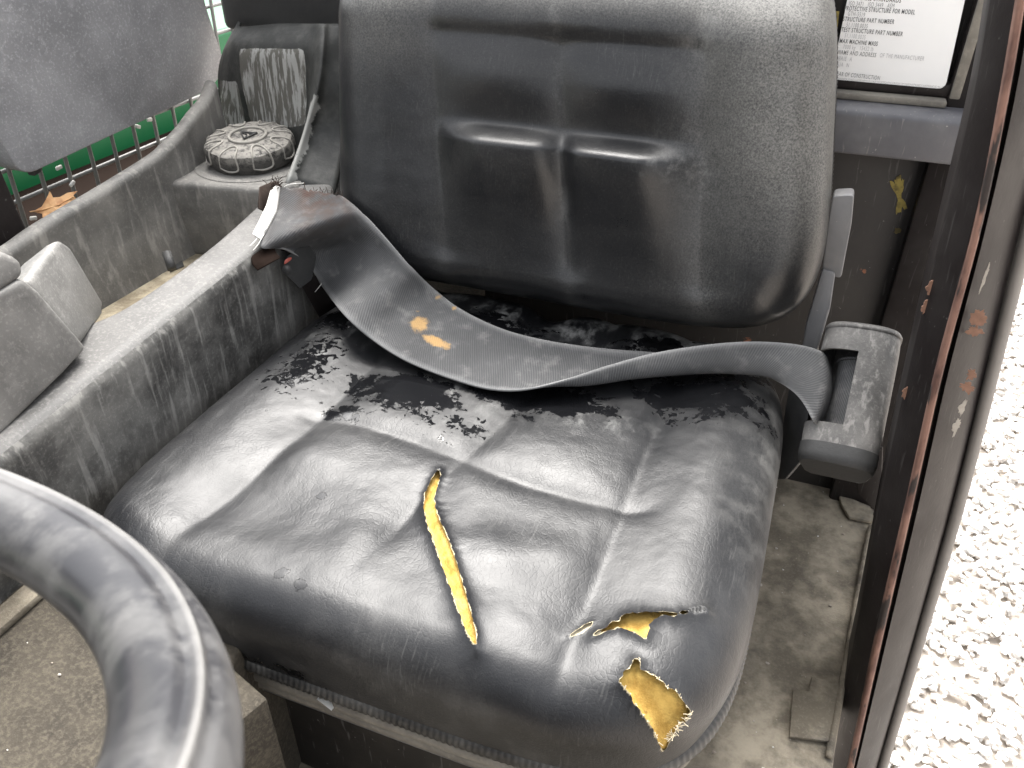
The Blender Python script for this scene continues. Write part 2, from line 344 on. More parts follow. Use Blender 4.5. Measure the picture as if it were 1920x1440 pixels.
def grit():
    V, F, T = [], [], []; bm = bmesh.new(); bmesh.ops.create_icosphere(bm, subdivisions=1, radius=1); bv = np.array([v.co[:] for v in bm.verts]); bm.verts.index_update(); bf = np.array([[v.index for v in f.verts] for f in bm.faces]); bm.free(); k = 0
    for i in range(120):
        if i < 80: x, y, z = rng.uniform(.24, .395), rng.uniform(-.05, .48), -.2995
        else: x, y, z = rng.uniform(-.34, -.12), rng.uniform(-.5, -.15), -.0545
        r = .0006+.0016*rng.random()**3; V.append(bv*(1+rng.uniform(-.3, .3, (len(bv), 1)))*r*np.array([1.3, 1, .7])+np.array([x, y, z+r*.4])); F.append(bf+k); k += len(bv); T.append(np.full(len(bv), rng.random()**3*.7))
    o = mesh('floor_grit', np.concatenate(V), np.concatenate(F), M['stone'], None, False, {'tone': np.concatenate(T)}); o['kind'] = 'stuff'; o['label'] = 'tiny grit and crumbs scattered over the cab floor'
grit()
rw = thing('rear_wall', 'black painted steel rear wall of the cab behind the retractor', 'wall', (0, .5, -.30))
span('wall_panel', (-.36, .485, -.33), (.475, .50, .2625), M['wall'], rw, .002)
span('wall_panel', (.16, .4855, .2628), (.475, .50, .52), M['wall'], rw, .002)
span('side_strip', (.372, .462, -.33), (.475, .4848, .52), M['black_metal'], rw, .004)
prism('rail', [(.05, .43, .203), (.05, .43, .247), (.05, .44, .2545), (.05, .4845, .2545), (.05, .4845, .203)], (.36, 0, 0), M['grey_metal'], rw, .004, 3)
span('ledge_strip', (.05, .452, .2548), (.372, .4845, .262), M['pan'], rw, .002)
span('window_frame', (.05, .466, .2625), (.3735, .4845, .276), M['black_metal'], rw, .002)
span('window_frame', (.3735, .461, .2625), (.384, .4845, .52), M['pan'], rw, .002)
s = NT('yellow_stain'); s.out(s.mix(s.ramp(s.noise(60, 4), .4, .6), (.10, .08, .03), (.34, .27, .07)), .8); M['stain'] = s.m
def wobble(P, amp, n=6):
    P = np.array(P); c = catmull(np.vstack([P, P[:1]]), len(P)*n)[:-1]; k = c-c.mean(0)
    return [q+k[i]*amp*(mn.noise(Vector((i*.55, P[0][0]*40, P[0][2]*40)))+.6*mn.noise(Vector((i*1.7, P[0][0]*40, 9)))) for i, q in enumerate(c)]
def blob(name, P, y, m, parent, th=.0006):
    return prism(name, wobble(P, .5), (0, -th, 0), m, parent, 0) if True else prism(name, P, (0, -th, 0), m, parent, .0005, 1)
blob('paint_splash', [(0.3439,0.4845,0.1656), (0.3518,0.4845,0.1684), (0.3571,0.4845,0.1565), (0.3571,0.4845,0.1449), (0.3656,0.4845,0.1363), (0.3621,0.4845,0.1273), (0.3556,0.4845,0.1303), (0.3535,0.4845,0.1431), (0.3448,0.4845,0.1548)], .48, M['stain'], rw)
blob('paint_splash', [(0.3613,0.4845,0.1072), (0.3673,0.4845,0.1067), (0.3662,0.4845,0.1018), (0.3604,0.4845,0.1016)], .48, M['stain'], rw)

for P_ in ([(0.2443,0.4655,0.3396), (0.2474,0.4655,0.3398), (0.2502,0.4655,0.3096), (0.2459,0.4655,0.3093)],):
    prism('tape_strip', P_, (0, -.0006, 0), M['stain'], rw, 0)
# ================================================================== data plate
pl = thing('data_plate', 'white data plate with grey printed lines above the rail', 'plate', (0.3149,0.4660,0.2710))
c0, c1, c2, c3 = [np.array(p) for p in ((0.2524,0.4660,0.3809), (0.2533,0.4660,0.2714), (0.3679,0.4660,0.2707), (0.3605,0.4660,0.3854))]
def rounded_poly(P, r, n=5):
    out = []; P = [np.array(p, float) for p in P]; k = len(P)
    for i in range(k):
        p, a_, b_ = P[i], P[i-1]-P[i], P[(i+1) % k]-P[i]; a_ /= np.linalg.norm(a_); b_ /= np.linalg.norm(b_)
        for t in np.linspace(0, 1, n): 
            q0, q1 = p+a_*r, p+b_*r; out.append((1-t)**2*q0+2*t*(1-t)*p+t*t*q1)
    return out
prism('plate_sheet', rounded_poly([c0, c1, c2, c3], .008), (0, .004, 0), M['plate'], pl, .0004, 1)
def text(body, p0, p1, size, mk, parent, bold=0.0):
    cu = bpy.data.curves.new('t', 'FONT'); cu.body = body; cu.size = 1; cu.extrude = 0.0; cu.offset = bold; cu.space_character = 1.18
    o = bpy.data.objects.new('t', cu); col.objects.link(o); dg = bpy.context.evaluated_depsgraph_get(); dg.update()
    me = bpy.data.meshes.new_from_object(o.evaluated_get(dg)); V = np.array([v.co[:] for v in me.vertices]); F = [tuple(p.vertices) for p in me.polygons]
    bpy.data.objects.remove(o); bpy.data.meshes.remove(me)
    p0, p1 = np.array(p0), np.array(p1); ex = p1-p0; wd = V[:, 0].max(); ex = ex/wd; up = np.array([.0, 0, 1.])*size
    W = p0+V[:, :1]*ex+V[:, 1:2]*up
    mesh('printed_text', W, F, M[mk], parent, False)
YT = .4655
text('SAME STANDARDS', (0.2653,0.4655,0.3515), (0.3043,0.4655,0.3510), .0060, 'ink', pl, .012)
text('ISO 3471   ISO 3449   ASM', (0.2551,0.4655,0.3458), (0.2991,0.4655,0.3457), .0060, 'ink_glare_mid', pl)
text('PROTECTIVE STRUCTURE FOR MODEL', (0.2519,0.4655,0.3411), (0.3200,0.4655,0.3409), .0060, 'ink', pl, .012)
text('GTH-5519', (0.2562,0.4655,0.3362), (0.2731,0.4655,0.3356), .0060, 'ink_glare_mid', pl)
text('STRUCTURE PART NUMBER', (0.2526,0.4655,0.3308), (0.3028,0.4655,0.3308), .0060, 'ink', pl, .012)
text('51.1100.0035', (0.2570,0.4655,0.3253), (0.2782,0.4655,0.3251), .0060, 'ink_glare_mid', pl)
text('TEST STRUCTURE PART NUMBER', (0.2532,0.4655,0.3204), (0.3138,0.4655,0.3197), .0060, 'ink', pl, .012)
text('51.1100.0035', (0.2577,0.4655,0.3149), (0.2786,0.4655,0.3142), .0060, 'ink_glare_pale', pl)
text('MAX MACHINE MASS', (0.2540,0.4655,0.3093), (0.2920,0.4655,0.3087), .0060, 'ink', pl, .012)
text('7000 kg   15432 lb', (0.2585,0.4655,0.3037), (0.2891,0.4655,0.3032), .0060, 'ink_glare_pale', pl)
text('NAME AND ADDRESS', (0.2548,0.4655,0.2980), (0.2931,0.4655,0.2976), .0060, 'ink_glare_mid', pl, .012)
text('OF THE MANUFACTURER', (0.2967,0.4655,0.2979), (0.3401,0.4655,0.2975), .0060, 'ink_glare_pale', pl)
text('BRIE  A', (0.2567,0.4655,0.2917), (0.2703,0.4655,0.2916), .0060, 'ink_glare_pale', pl)
text('UA  N', (0.2575,0.4655,0.2857), (0.2685,0.4655,0.2855), .0060, 'ink_glare_pale', pl)
text('YEAR OF CONSTRUCTION', (0.2562,0.4655,0.2762), (0.3022,0.4655,0.2750), .0060, 'ink_glare_mid', pl, .006)

# ================================================================== door pillar
dp = thing('door_pillar', 'dark brown steel door pillar with a rusty seam, beside the gravel', 'pillar', (.43, .16, -.9))
YP = .15
def pil(px_rows, y0):
    return [np.array(p) for p in px_rows]
Lf = catmull([(0.3270,0.1650,0.5542), (0.3398,0.1600,0.4266), (0.3510,0.1550,0.3367), (0.3573,0.1500,0.2337), (0.3655,0.1450,0.1097), (0.3779,0.1400,-0.0425), (0.3989,0.1350,-0.2505), (0.4175,0.1300,-0.4850), (0.4500,0.1300,-0.8563)], 40)
Sm = catmull([(0.3409,0.1300,0.5500), (0.3544,0.1250,0.4304), (0.3660,0.1200,0.3463), (0.3764,0.1150,0.2508), (0.3830,0.1100,0.1352), (0.3959,0.1050,-0.0059), (0.4137,0.1000,-0.1999), (0.4360,0.1000,-0.4229), (0.4684,0.1000,-0.7686)], 40)
Rt = catmull([(0.3670,0.1750,0.5537), (0.3825,0.1700,0.4272), (0.3972,0.1650,0.3385), (0.4028,0.1600,0.2367), (0.4167,0.1550,0.1156), (0.4342,0.1500,-0.0323), (0.4517,0.1450,-0.2377), (0.4683,0.1400,-0.4691), (0.5006,0.1400,-0.8340)], 40)
Re = catmull([(0.3775,0.2150,0.5575), (0.3954,0.2100,0.4240), (0.4114,0.2050,0.3303), (0.4216,0.2000,0.2234), (0.4344,0.1950,0.0953), (0.4499,0.1900,-0.0620), (0.4667,0.1850,-0.2803), (0.4859,0.1800,-0.5248), (0.5203,0.1800,-0.9108)], 40)
rings = []
for i in range(40):
    l, s_, r, e_ = Lf[i], Sm[i], Rt[i], Re[i]
    b1 = e_+np.array([-.01, .05, 0]); b0 = l+np.array([.004, .07, 0])
    def near(a, b, t): return a+(b-a)*t
    d_ = np.array([0, .012, 0])
    rings.append([near(l, b0, .05), near(l, s_, .03), near(l, s_, .5)+np.array([0, -.003, 0]), near(l, s_, .80), near(l, s_, .83)+d_, near(s_, r, .17)+d_, near(s_, r, .20), near(s_, r, .55)+np.array([0, -.002, 0]), near(s_, r, .97), near(r, e_, .4), e_, b1, b0])
o = loft('post', rings, M['black_metal'], dp); o.data.set_sharp_from_angle(angle=R(35))
rr = []
for i in range(0, 40):
    c = Sm[i]+np.array([-.001, .0045, 0]); hw = np.linalg.norm(Rt[i]-Sm[i])*.055
    rr.append([c+np.array([-hw, .004, 0]), c+np.array([-hw*.6, -.003, 0]), c+np.array([hw*.3, -.004, 0]), c+np.array([hw, .002, 0]), c+np.array([0, .006, 0])])
loft('seam_strip', rr, M['rust'], dp)
rs = []
for i in range(40):
    c = Re[i]+np.array([.004, -.006, 0]); rs.append([c+.0075*np.array([math.cos(t)*.75, math.sin(t), 0]) for t in np.linspace(0, 2*np.pi, 10, endpoint=False)])
loft('door_seal', rs, M['seal'], dp)
def chip(P, depth=.0012, mk='chip'):
    prism('paint_chip', wobble(P, .55, 4), (0, -depth*.6, 0), M[mk], dp, 0)
def chip_at(cx, rx, rz, y, k=9, mk='chip'):
    c = np.array(cx); chip([c+np.array([rx*math.cos(t)*rng.uniform(.75, 1.2), 0, rz*math.sin(t)*rng.uniform(.75, 1.2)]) for t in np.linspace(0, 2*np.pi, k, endpoint=False)], mk=mk)
for p, rx, rz in (((0.3632,0.1445,0.1897), .004, .006), ((0.3626,0.1445,0.1726), .003, .005), ((0.3687,0.1410,0.0936), .003, .006)): chip_at(p, rx, rz, 0)
for p, rx, rz in (((0.3987,0.1270,0.1782), .005, .008), ((0.3988,0.1270,0.1676), .0055, .004), ((0.4071,0.1245,0.1304), .0035, .005), ((0.4074,0.1245,0.1175), .005, .005)): chip_at(p, rx, rz, 0)
for p, rx, rz in (((0.4096,0.1240,0.0986), .002, .008), ((0.4103,0.1230,0.0801), .0022, .009), ((0.3927,0.1290,0.2130), .0012, .012)): chip_at(p, rx, rz, 0, mk='pale_chip')

# ================================================================== operator seat
st = thing('operator_seat', 'worn black vinyl operator seat with torn cushion showing yellow foam', 'seat', (0, .07, -.30))
CAM = np.array(cam.location)
TEARS = [
 [(-0.0139,-0.0029,0.0000), (-0.0083,-0.0113,0.0000), (0.0002,-0.0426,0.0000), (0.0143,-0.0625,-0.0000), (0.0306,-0.0801,0.0000), (0.0493,-0.1031,0.0000), (0.0643,-0.1231,0.0000), (0.0785,-0.1430,0.0000), (0.0888,-0.1578,0.0000), (0.0982,-0.1749,0.0000), (0.0928,-0.1700,0.0000), (0.0831,-0.1615,0.0000), (0.0701,-0.1463,0.0000), (0.0569,-0.1300,0.0000), (0.0417,-0.1122,0.0000), (0.0249,-0.0921,0.0000), (0.0104,-0.0744,-0.0000), (-0.0027,-0.0569,0.0000), (-0.0109,-0.0371,0.0000), (-0.0136,-0.0173,0.0000)],
 [(0.1720,-0.1340,0.0000), (0.1777,-0.1252,-0.0000), (0.1843,-0.1164,0.0000), (0.1875,-0.1099,0.0000), (0.1906,-0.1060,0.0000), (0.2004,-0.0990,0.0000), (0.2141,-0.0942,-0.0000), (0.2242,-0.0915,0.0000), (0.2341,-0.0844,-0.0000), (0.2458,-0.0772,0.0000), (0.2462,-0.0792,0.0000), (0.2346,-0.0869,0.0000), (0.2247,-0.0940,0.0000), (0.2155,-0.0969,-0.0000), (0.2112,-0.1029,0.0000), (0.2082,-0.1093,0.0000), (0.2094,-0.1232,0.0000), (0.2038,-0.1198,-0.0000), (0.1975,-0.1186,0.0000), (0.1913,-0.1184,0.0000), (0.1850,-0.1224,0.0000), (0.1787,-0.1289,0.0000)],
 [(0.2073,-0.1408,0.0000), (0.2107,-0.1434,0.0000), (0.2126,-0.1483,0.0000), (0.2191,-0.1514,0.0000), (0.2258,-0.1530,-0.0000), (0.2329,-0.1562,0.0000), (0.2400,-0.1583,0.0000), (0.2455,-0.1641,-0.0000), (0.2523,-0.1693,0.0000), (0.2507,-0.1779,-0.0000), (0.2468,-0.1851,0.0000), (0.2446,-0.1916,0.0000), (0.2437,-0.2007,0.0000), (0.2407,-0.2080,0.0000), (0.2372,-0.2032,0.0000), (0.2333,-0.1964,0.0000), (0.2279,-0.1899,0.0000), (0.2211,-0.1825,0.0000), (0.2117,-0.1741,0.0000), (0.2005,-0.1654,0.0000), (0.2026,-0.1559,0.0000), (0.2055,-0.1477,0.0000)],
 [(0.1555,-0.1389,0.0000), (0.1596,-0.1311,-0.0000), (0.1640,-0.1236,0.0000), (0.1688,-0.1186,0.0000), (0.1681,-0.1236,0.0000), (0.1639,-0.1315,0.0000), (0.1596,-0.1363,0.0000)]]
TEARS = [np.array(t) for t in TEARS]
def seg_dist(Q, P):
    """distance, nearest point and inside flag of points Q (n,2) to closed polygon P (k,2)"""
    D = np.full(len(Q), 1e9); NP = np.zeros_like(Q); ins = np.zeros(len(Q), bool)
    for i in range(len(P)):
        a_, b_ = P[i], P[(i+1) % len(P)]; ab = b_-a_; t = np.clip(((Q-a_)@ab)/(ab@ab+1e-12), 0, 1); n_ = a_+t[:, None]*ab; d = np.linalg.norm(Q-n_, axis=1)
        m_ = d < D; D[m_] = d[m_]; NP[m_] = n_[m_]
        c_ = ((a_[1] > Q[:, 1]) != (b_[1] > Q[:, 1])) & (Q[:, 0] < (b_[0]-a_[0])*(Q[:, 1]-a_[1])/(b_[1]-a_[1]+1e-15)+a_[0]); ins ^= c_
    return D, NP, ins
def pad_grid(N, n_exp, rho0):
    g1 = np.linspace(-1, 1, N); gx, gy = [q.ravel() for q in np.meshgrid(g1, g1, indexing='xy')]
    rho = np.maximum(np.abs(gx), np.abs(gy))+1e-9; dx, dy = gx/rho, gy/rho
    if callable(n_exp): n_exp = n_exp(gx)
    nrm = (np.abs(dx)**n_exp+np.abs(dy)**n_exp)**(1/n_exp); f = 1+(1/nrm-1)*sst(rho, .25, .95)
    return gx, gy, rho, dx*f, dy*f
def crease(d, wdt, soft=.005): return np.exp(-np.sqrt(d*d+soft*soft)/wdt)

def cushion_top(x, y):
    z = .006*(1-(x/.29)**2)
    fade_f = sst(y, -.20, -.13); fade_r = 1-sst(y, .31, .345)
    gl = -.163-.02*np.clip(-y/.17, 0, 1); gm = -.004+.02*y/.1*.1+np.where(y > 0, .18*y, .11*y); gr = .160
    D = .0088
    inner = sst(x, -.20, -.165)*(1-sst(x, .160, .20))
    ty = .020-.012*np.sin(x*14)
    cr = np.linalg.norm([crease(x-gl, .017)*fade_f*(.35+.65*(1-sst(y, .12, .30))), crease(x-gm, .017)*sst(y, -.17, -.08), .9*crease(x-gr, .017)*sst(y, -.225, -.16), crease(y-ty, .017)*inner], ord=3, axis=0)
    z -= D*cr
    # padded swellings of each panel
    for P_, sx, sy, h in (((-0.1459,-0.0293,-0.0000), .040, .030, .0055), ((-0.0268,-0.1120,0.0000), .030, .030, .0045), ((0.0738,-0.0830,0.0000), .036, .030, .005), ((0.1238,-0.0670,0.0000), .026, .026, .003), ((-0.1294,-0.1120,0.0000), .045, .04, -.0035), ((0.0819,-0.0435,-0.0000), .04, .035, -.002), ((-0.1058,0.0386,0.0000), .05, .04, .002), ((0.0900,0.0596,0.0000), .05, .05, .0015)):
        z += h*np.exp(-((x-P_[0])/sx)**2-((y-P_[1])/sy)**2)
    z += .0075*np.exp(-((x-.222)/.032)**2)*sst(y, -.20, -.08)*(1-sst(y, .15, .30)) + .005*np.exp(-((x+.232)/.034)**2)*sst(y, -.2, -.08)*(1-sst(y, .18, .32))
    z += .0035*np.exp(-((y+.150)/.026)**2)*(1-.5*sst(x, .1, .2))
    # worn hollows
    z -= .004*np.exp(-((x-.05)/.10)**2-((y-.2)/.1)**2)
    z -= .014*np.exp(-((x+.012)/.028)**2)*sst(y, .26, .34)
    return z
def build_cushion():
    N = 430; CX, CY, HX, HY = -.012, .078, .296, .281
    gx, gy, rho, ux, uy = pad_grid(N, 5.0, .8)
    a1 = np.clip((rho-.78)/.14, 0, 1); a2 = np.clip((rho-.92)/.08, 0, 1)
    front = sst(-uy, .45, .95); Rr = .040-.002*front; s0 = .84+.035*front
    S = np.where(rho < .78, rho/.78*s0, s0+(1-s0)*np.sin(a1*np.pi/2)) - (.03-.015*front)*a2**1.5
    X = CX+HX*ux*S; Y = CY+HY*uy*S
    drop = -Rr*(1-np.cos(a1*np.pi/2))-(.028+.012*front)*a2
    z = cushion_top(X, Y)*(1-.6*sst(rho, .86, 1))+drop
    Y = Y-.030*np.exp(-((X+.012)/.030)**2)*sst(uy*rho, .72, 1)
    V = np.stack([X, Y, z], 1)
    V[:, 2] += .0011*fbm(V*np.array([1, 1, .5]), 15, 2, 1)*(1-sst(rho, .9, 1)); V[:, 2] += .0003*fbm(V, 55, 2, 2)
    idx = np.arange(N*N).reshape(N, N)
    F = np.stack([idx[:-1, :-1], idx[:-1, 1:], idx[1:, 1:], idx[1:, :-1]], -1).reshape(-1, 4)
    rim = np.zeros(len(V)); rem_all = np.zeros(len(F), bool); foams = []
    for ti, T in enumerate(TEARS):
        ctr = T.mean(0); d = ctr-CAM; d /= np.linalg.norm(d)
        proj = lambda A: A[:, :2]-np.outer(A[:, 2]/d[2], d[:2])
        Q = proj(V); P = T[:, :2]
        # ragged outline
        Pd = []
        for i in range(len(P)):
            a_, b_ = P[i], P[(i+1) % len(P)]; L = np.linalg.norm(b_-a_); k = max(1, int(L/.003))
            for t in np.linspace(0, 1, k, endpoint=False):
                nn = np.array([-(b_-a_)[1], (b_-a_)[0]])/(L+1e-9); Pd.append(a_+(b_-a_)*t+nn*rng.normal(0, .0003 if ti in (0, 3) else .0007))
        P = np.array(Pd)
        near = (Q[:, 0] > P[:, 0].min()-.03) & (Q[:, 0] < P[:, 0].max()+.03) & (Q[:, 1] > P[:, 1].min()-.03) & (Q[:, 1] < P[:, 1].max()+.03) & (rho < .985)
        ni = np.where(near)[0]; D = np.full(len(V), 1.); ins = np.zeros(len(V), bool); NPt = np.zeros((len(V), 2))
        D[ni], NPt[ni], ins[ni] = seg_dist(Q[ni], P)
        sd_ = np.where(ins, -D, D)
        fc = sd_[F].mean(1); rem = fc < (0 if ti != 3 else .0)
        keepv = np.zeros(len(V), bool); keepv[F[~rem & ~rem_all]] = True; remv = np.zeros(len(V), bool); remv[F[rem]] = True
        bnd = keepv & remv
        base = V.copy()
        # foam lies under the opening
        fm = (sd_[F] < .007).any(1); fv = np.unique(F[fm]); loc = np.full(len(V), -1); loc[fv] = np.arange(len(fv)); Pf = base[fv].copy()
        dep = .0045+.0040*sst(-sd_[fv], 0, .008)*(1 if ti == 2 else .6)
        if ti == 0: dep = .0022+.0020*sst(-sd_[fv], .0015, .0045)+.0045*sst(-sd_[fv], .0042, .0062)
        if ti == 3: dep = .001+0*dep
        nz = fbm(Pf, 140, 3, 5+ti)
        Pf[:, 2] -= dep-.0011*nz
        if ti == 2: Pf[:, 1] += dep*.5; Pf[:, 0] -= dep*.2
        foams.append((Pf, loc[F[fm]], ti))
        # snap the cut edge, curl it up
        dq = NPt[bnd]-Q[bnd]; V[bnd, 0] += dq[:, 0]; V[bnd, 1] += dq[:, 1]
        out_ = (~ins) | bnd; dd = np.where(bnd, 0, D); lift = .0048*np.exp(-dd/.0055)*out_*near
        V[:, 2] += lift*(1.0 if ti < 3 else .4)
        rim[bnd] = np.maximum(rim[bnd], np.clip(.80+.9*fbm(V[bnd], 160, 2, 31+ti), .3, 1.)); rem_all |= rem
    x, y = V[:, 0], V[:, 1]
    n1 = fbm(V, 9, 3, 11)
    ed = sst(rho, .80, .95)
    dust = .08+.28*n1+.30*ed*sst(n1, -.4, .3)
    gl = -.163-.02*np.clip(-y/.17, 0, 1)
    dust += .30*crease(y-.026+.02*np.sin(x*14), .006)*(np.abs(x) < .17)+.12*crease(x-gl, .006)+.18*crease(x-.16, .005)*(y > .03)+.25*crease(x-(-.004+.18*y), .005)*(y > 0)
    dust += .5*sst(x, .20, .27)*sst(y, -.1, .1)
    wet = np.zeros(len(V))
    for (cx, cy, _z), sx, sy, h in (((-0.1018,0.1005,0.0000), .095, .055, .80), ((0.0260,0.1475,0.0000), .11, .048, .92), ((-0.2317,0.1067,0.0000), .050, .09, .50), ((-0.1477,0.0468,0.0000), .040, .022, .66), ((0.1905,0.2074,0.0000), .10, .060, .80), ((-0.0206,0.0453,0.0000), .055, .016, .47), ((-0.0802,0.2536,0.0000), .14, .06, .72), ((0.1707,0.2852,0.0000), .14, .05, .74), ((-0.2498,0.2164,-0.0000), .05, .06, .72)):
        wet = np.maximum(wet, h*np.exp(-((x-cx)/sx)**2-((y-cy)/sy)**2))
    for P_ in ((-0.0957,-0.0742,0.0000), (-0.0726,-0.1662,-0.0100), (-0.0536,-0.1705,-0.0120)):
        wet = np.maximum(wet, .80*np.exp(-((x-P_[0])**2+(y-P_[1])**2)/.0085**2))
    wet = np.maximum(wet, .56*sst(-z, .045, .062)*sst(-uy, .5, .9)*sst(-x, -.02, .05))
    speck = np.zeros(len(V))
    for (cx, cy, _z), sx, sy, h in (((-0.2289,0.1077,0.0000), .050, .095, .68), ((-0.1426,0.0488,0.0000), .04, .025, .62), ((-0.0307,0.0674,0.0000), .09, .03, .56), ((0.1880,0.1609,0.0000), .07, .03, .52)):
        speck = np.maximum(speck, h*np.exp(-((x-cx)/sx)**2-((y-cy)/sy)**2))
    chalk = .9*sst(y, .235, .29)*np.ones(len(V))
    chalk = np.maximum(chalk, .55*np.exp(-((x+.225)/.04)**2-((y-.17)/.07)**2)); chalk = np.maximum(chalk, .8*np.exp(-((x+.05)/.05)**2-((y-.115)/.022)**2)); chalk = np.maximum(chalk, .75*np.exp(-((x-.09)/.05)**2-((y-.135)/.03)**2)); chalk = np.maximum(chalk, .5*np.exp(-((x+.055)/.05)**2-((y-.09)/.03)**2)); chalk = np.maximum(chalk, .5*np.exp(-((x+.10)/.04)**2-((y-.17)/.02)**2))
    chalk = np.maximum(chalk, .75*sst(rho, .88, .93)*(1-sst(rho, .95, .985))*sst(-x, .20, .27)*sst(y, -.12, .05)); dust += .8*sst(x, .225, .275)*sst(y, -.1, .22)
    at = dict(dust=np.clip(dust, 0, 1.4), wet=wet, chalk=chalk, rim=rim, speck=speck)
    F2 = F[~rem_all]; used = np.unique(F2); loc = np.full(len(V), -1); loc[used] = np.arange(len(used))
    cu = mesh('cushion', V[used], loc[F2], M['vinyl'], st, True, {k: v[used] for k, v in at.items()})
    fray = []; fr = np.random.default_rng(8)
    for (p0, p1, n, ln) in (((0.2522,-0.1608,-0.0120), (0.2436,-0.1812,-0.0300), 60, .0045), ((0.2103,-0.1403,-0.0040), (0.2496,-0.1597,-0.0100), 26, .002), ((0.2000,-0.1626,-0.0040), (0.2350,-0.1829,-0.0280), 22, .0016)):
        for k in range(n):
            t = fr.random(); b = np.array(p0)+(np.array(p1)-np.array(p0))*t; j = np.argmin(np.linalg.norm(V-b, axis=1)); jj_ = np.argmin(np.where(rim > .2, np.linalg.norm(V-V[j], axis=1), 9)); b = V[jj_]+(0, 0, .0006)
            v = np.array([fr.normal(0, 1), fr.normal(-.2, 1), abs(fr.normal(.5, .6))]); v *= ln*fr.uniform(.4, 1.1)/np.linalg.norm(v)
            fray.append([b, b+v*.55+fr.normal(0, .0003, 3), b+v])
    FV, FF = [], []
    for P3 in fray:
        k0 = len(FV); rg = tube_rings(np.array(P3), .00028, 4); FV += [q for g_ in rg for q in g_]; FF += quads(3, 4, True, k0)
    fe = mesh('frayed_edge', FV, FF, M['lining'], cu); fe['kind'] = 'stuff'
    for Pf, Ff, ti in foams:
        if ti == 3: fo = mesh('torn_backing', Pf, Ff, M['lining'], cu)
        else: fo = mesh('exposed_foam', Pf, Ff, M['foam'], cu)
    return cu
cushion = build_cushion()
def outline(n_exp, CX, CY, HX, HY, n):
    t = np.linspace(0, 2*np.pi, n, endpoint=False); c, s_ = np.cos(t), np.sin(t)
    if callable(n_exp): n_exp = n_exp(c)
    r = (np.abs(c)**n_exp+np.abs(s_)**n_exp)**(-1/n_exp)
    P = np.stack([CX+HX*c*r, CY+HY*s_*r], 1); return P
# ribbed piping under the cushion
po = outline(5, -.012, .078, .285, .268, 1700); rings = []
Tn = np.roll(po, -1, 0)-np.roll(po, 1, 0); Tn /= np.linalg.norm(Tn, axis=1)[:, None]; arc = np.concatenate([[0], np.cumsum(np.linalg.norm(np.diff(po, axis=0), axis=1))])
for i in range(len(po)):
    nrm = np.array([Tn[i][1], -Tn[i][0], 0]); r = .0125+.0004*math.sin(arc[i]/.0052*2*math.pi)
    c = np.array([po[i][0], po[i][1], -.0795])
    rings.append([c+nrm*math.cos(t)*r+np.array([0, 0, math.sin(t)*r*.9]) for t in np.linspace(0, 2*np.pi, 10, endpoint=False)])
rings.append(rings[0])
loft('ribbed_piping', rings, M['bellows'], cushion, cap=False)
def slab(name, hx, hy, z0, z1, m, bev, parent, n=120, CY=.078):
    P = outline(5, -.012, CY, hx, hy, n); rings = []
    for k, (ins, z) in enumerate(((bev, z0), (0, z0+bev), (0, z1-bev), (bev, z1))): rings.append([np.array([-.012+(p[0]+.012)*(1-ins/hx), CY+(p[1]-CY)*(1-ins/hy), z]) for p in P])
    return loft(name, rings, m, parent)
slab('seat_pan', .288, .272, -.111, -.0995, M['pan'], .003, st); slab('seat_pan', .285, .269, -.125, -.1130, M['pan'], .003, st)
slab('pan_flange', .281, .265, -.133, -.1255, M['grey_metal'], .002, st)
slab('pedestal', .255, .236, -.30, -.1332, M['pedestal'], .006, st)
prism('paper_scrap', [(-0.0400,-0.1913,-0.1000), (-0.0366,-0.1895,-0.1000), (-0.0287,-0.1907,-0.1000), (-0.0223,-0.1962,-0.1000), (-0.0309,-0.1937,-0.1000)], (0, -.004, .001), M['white_chip'], st, .0003, 1)

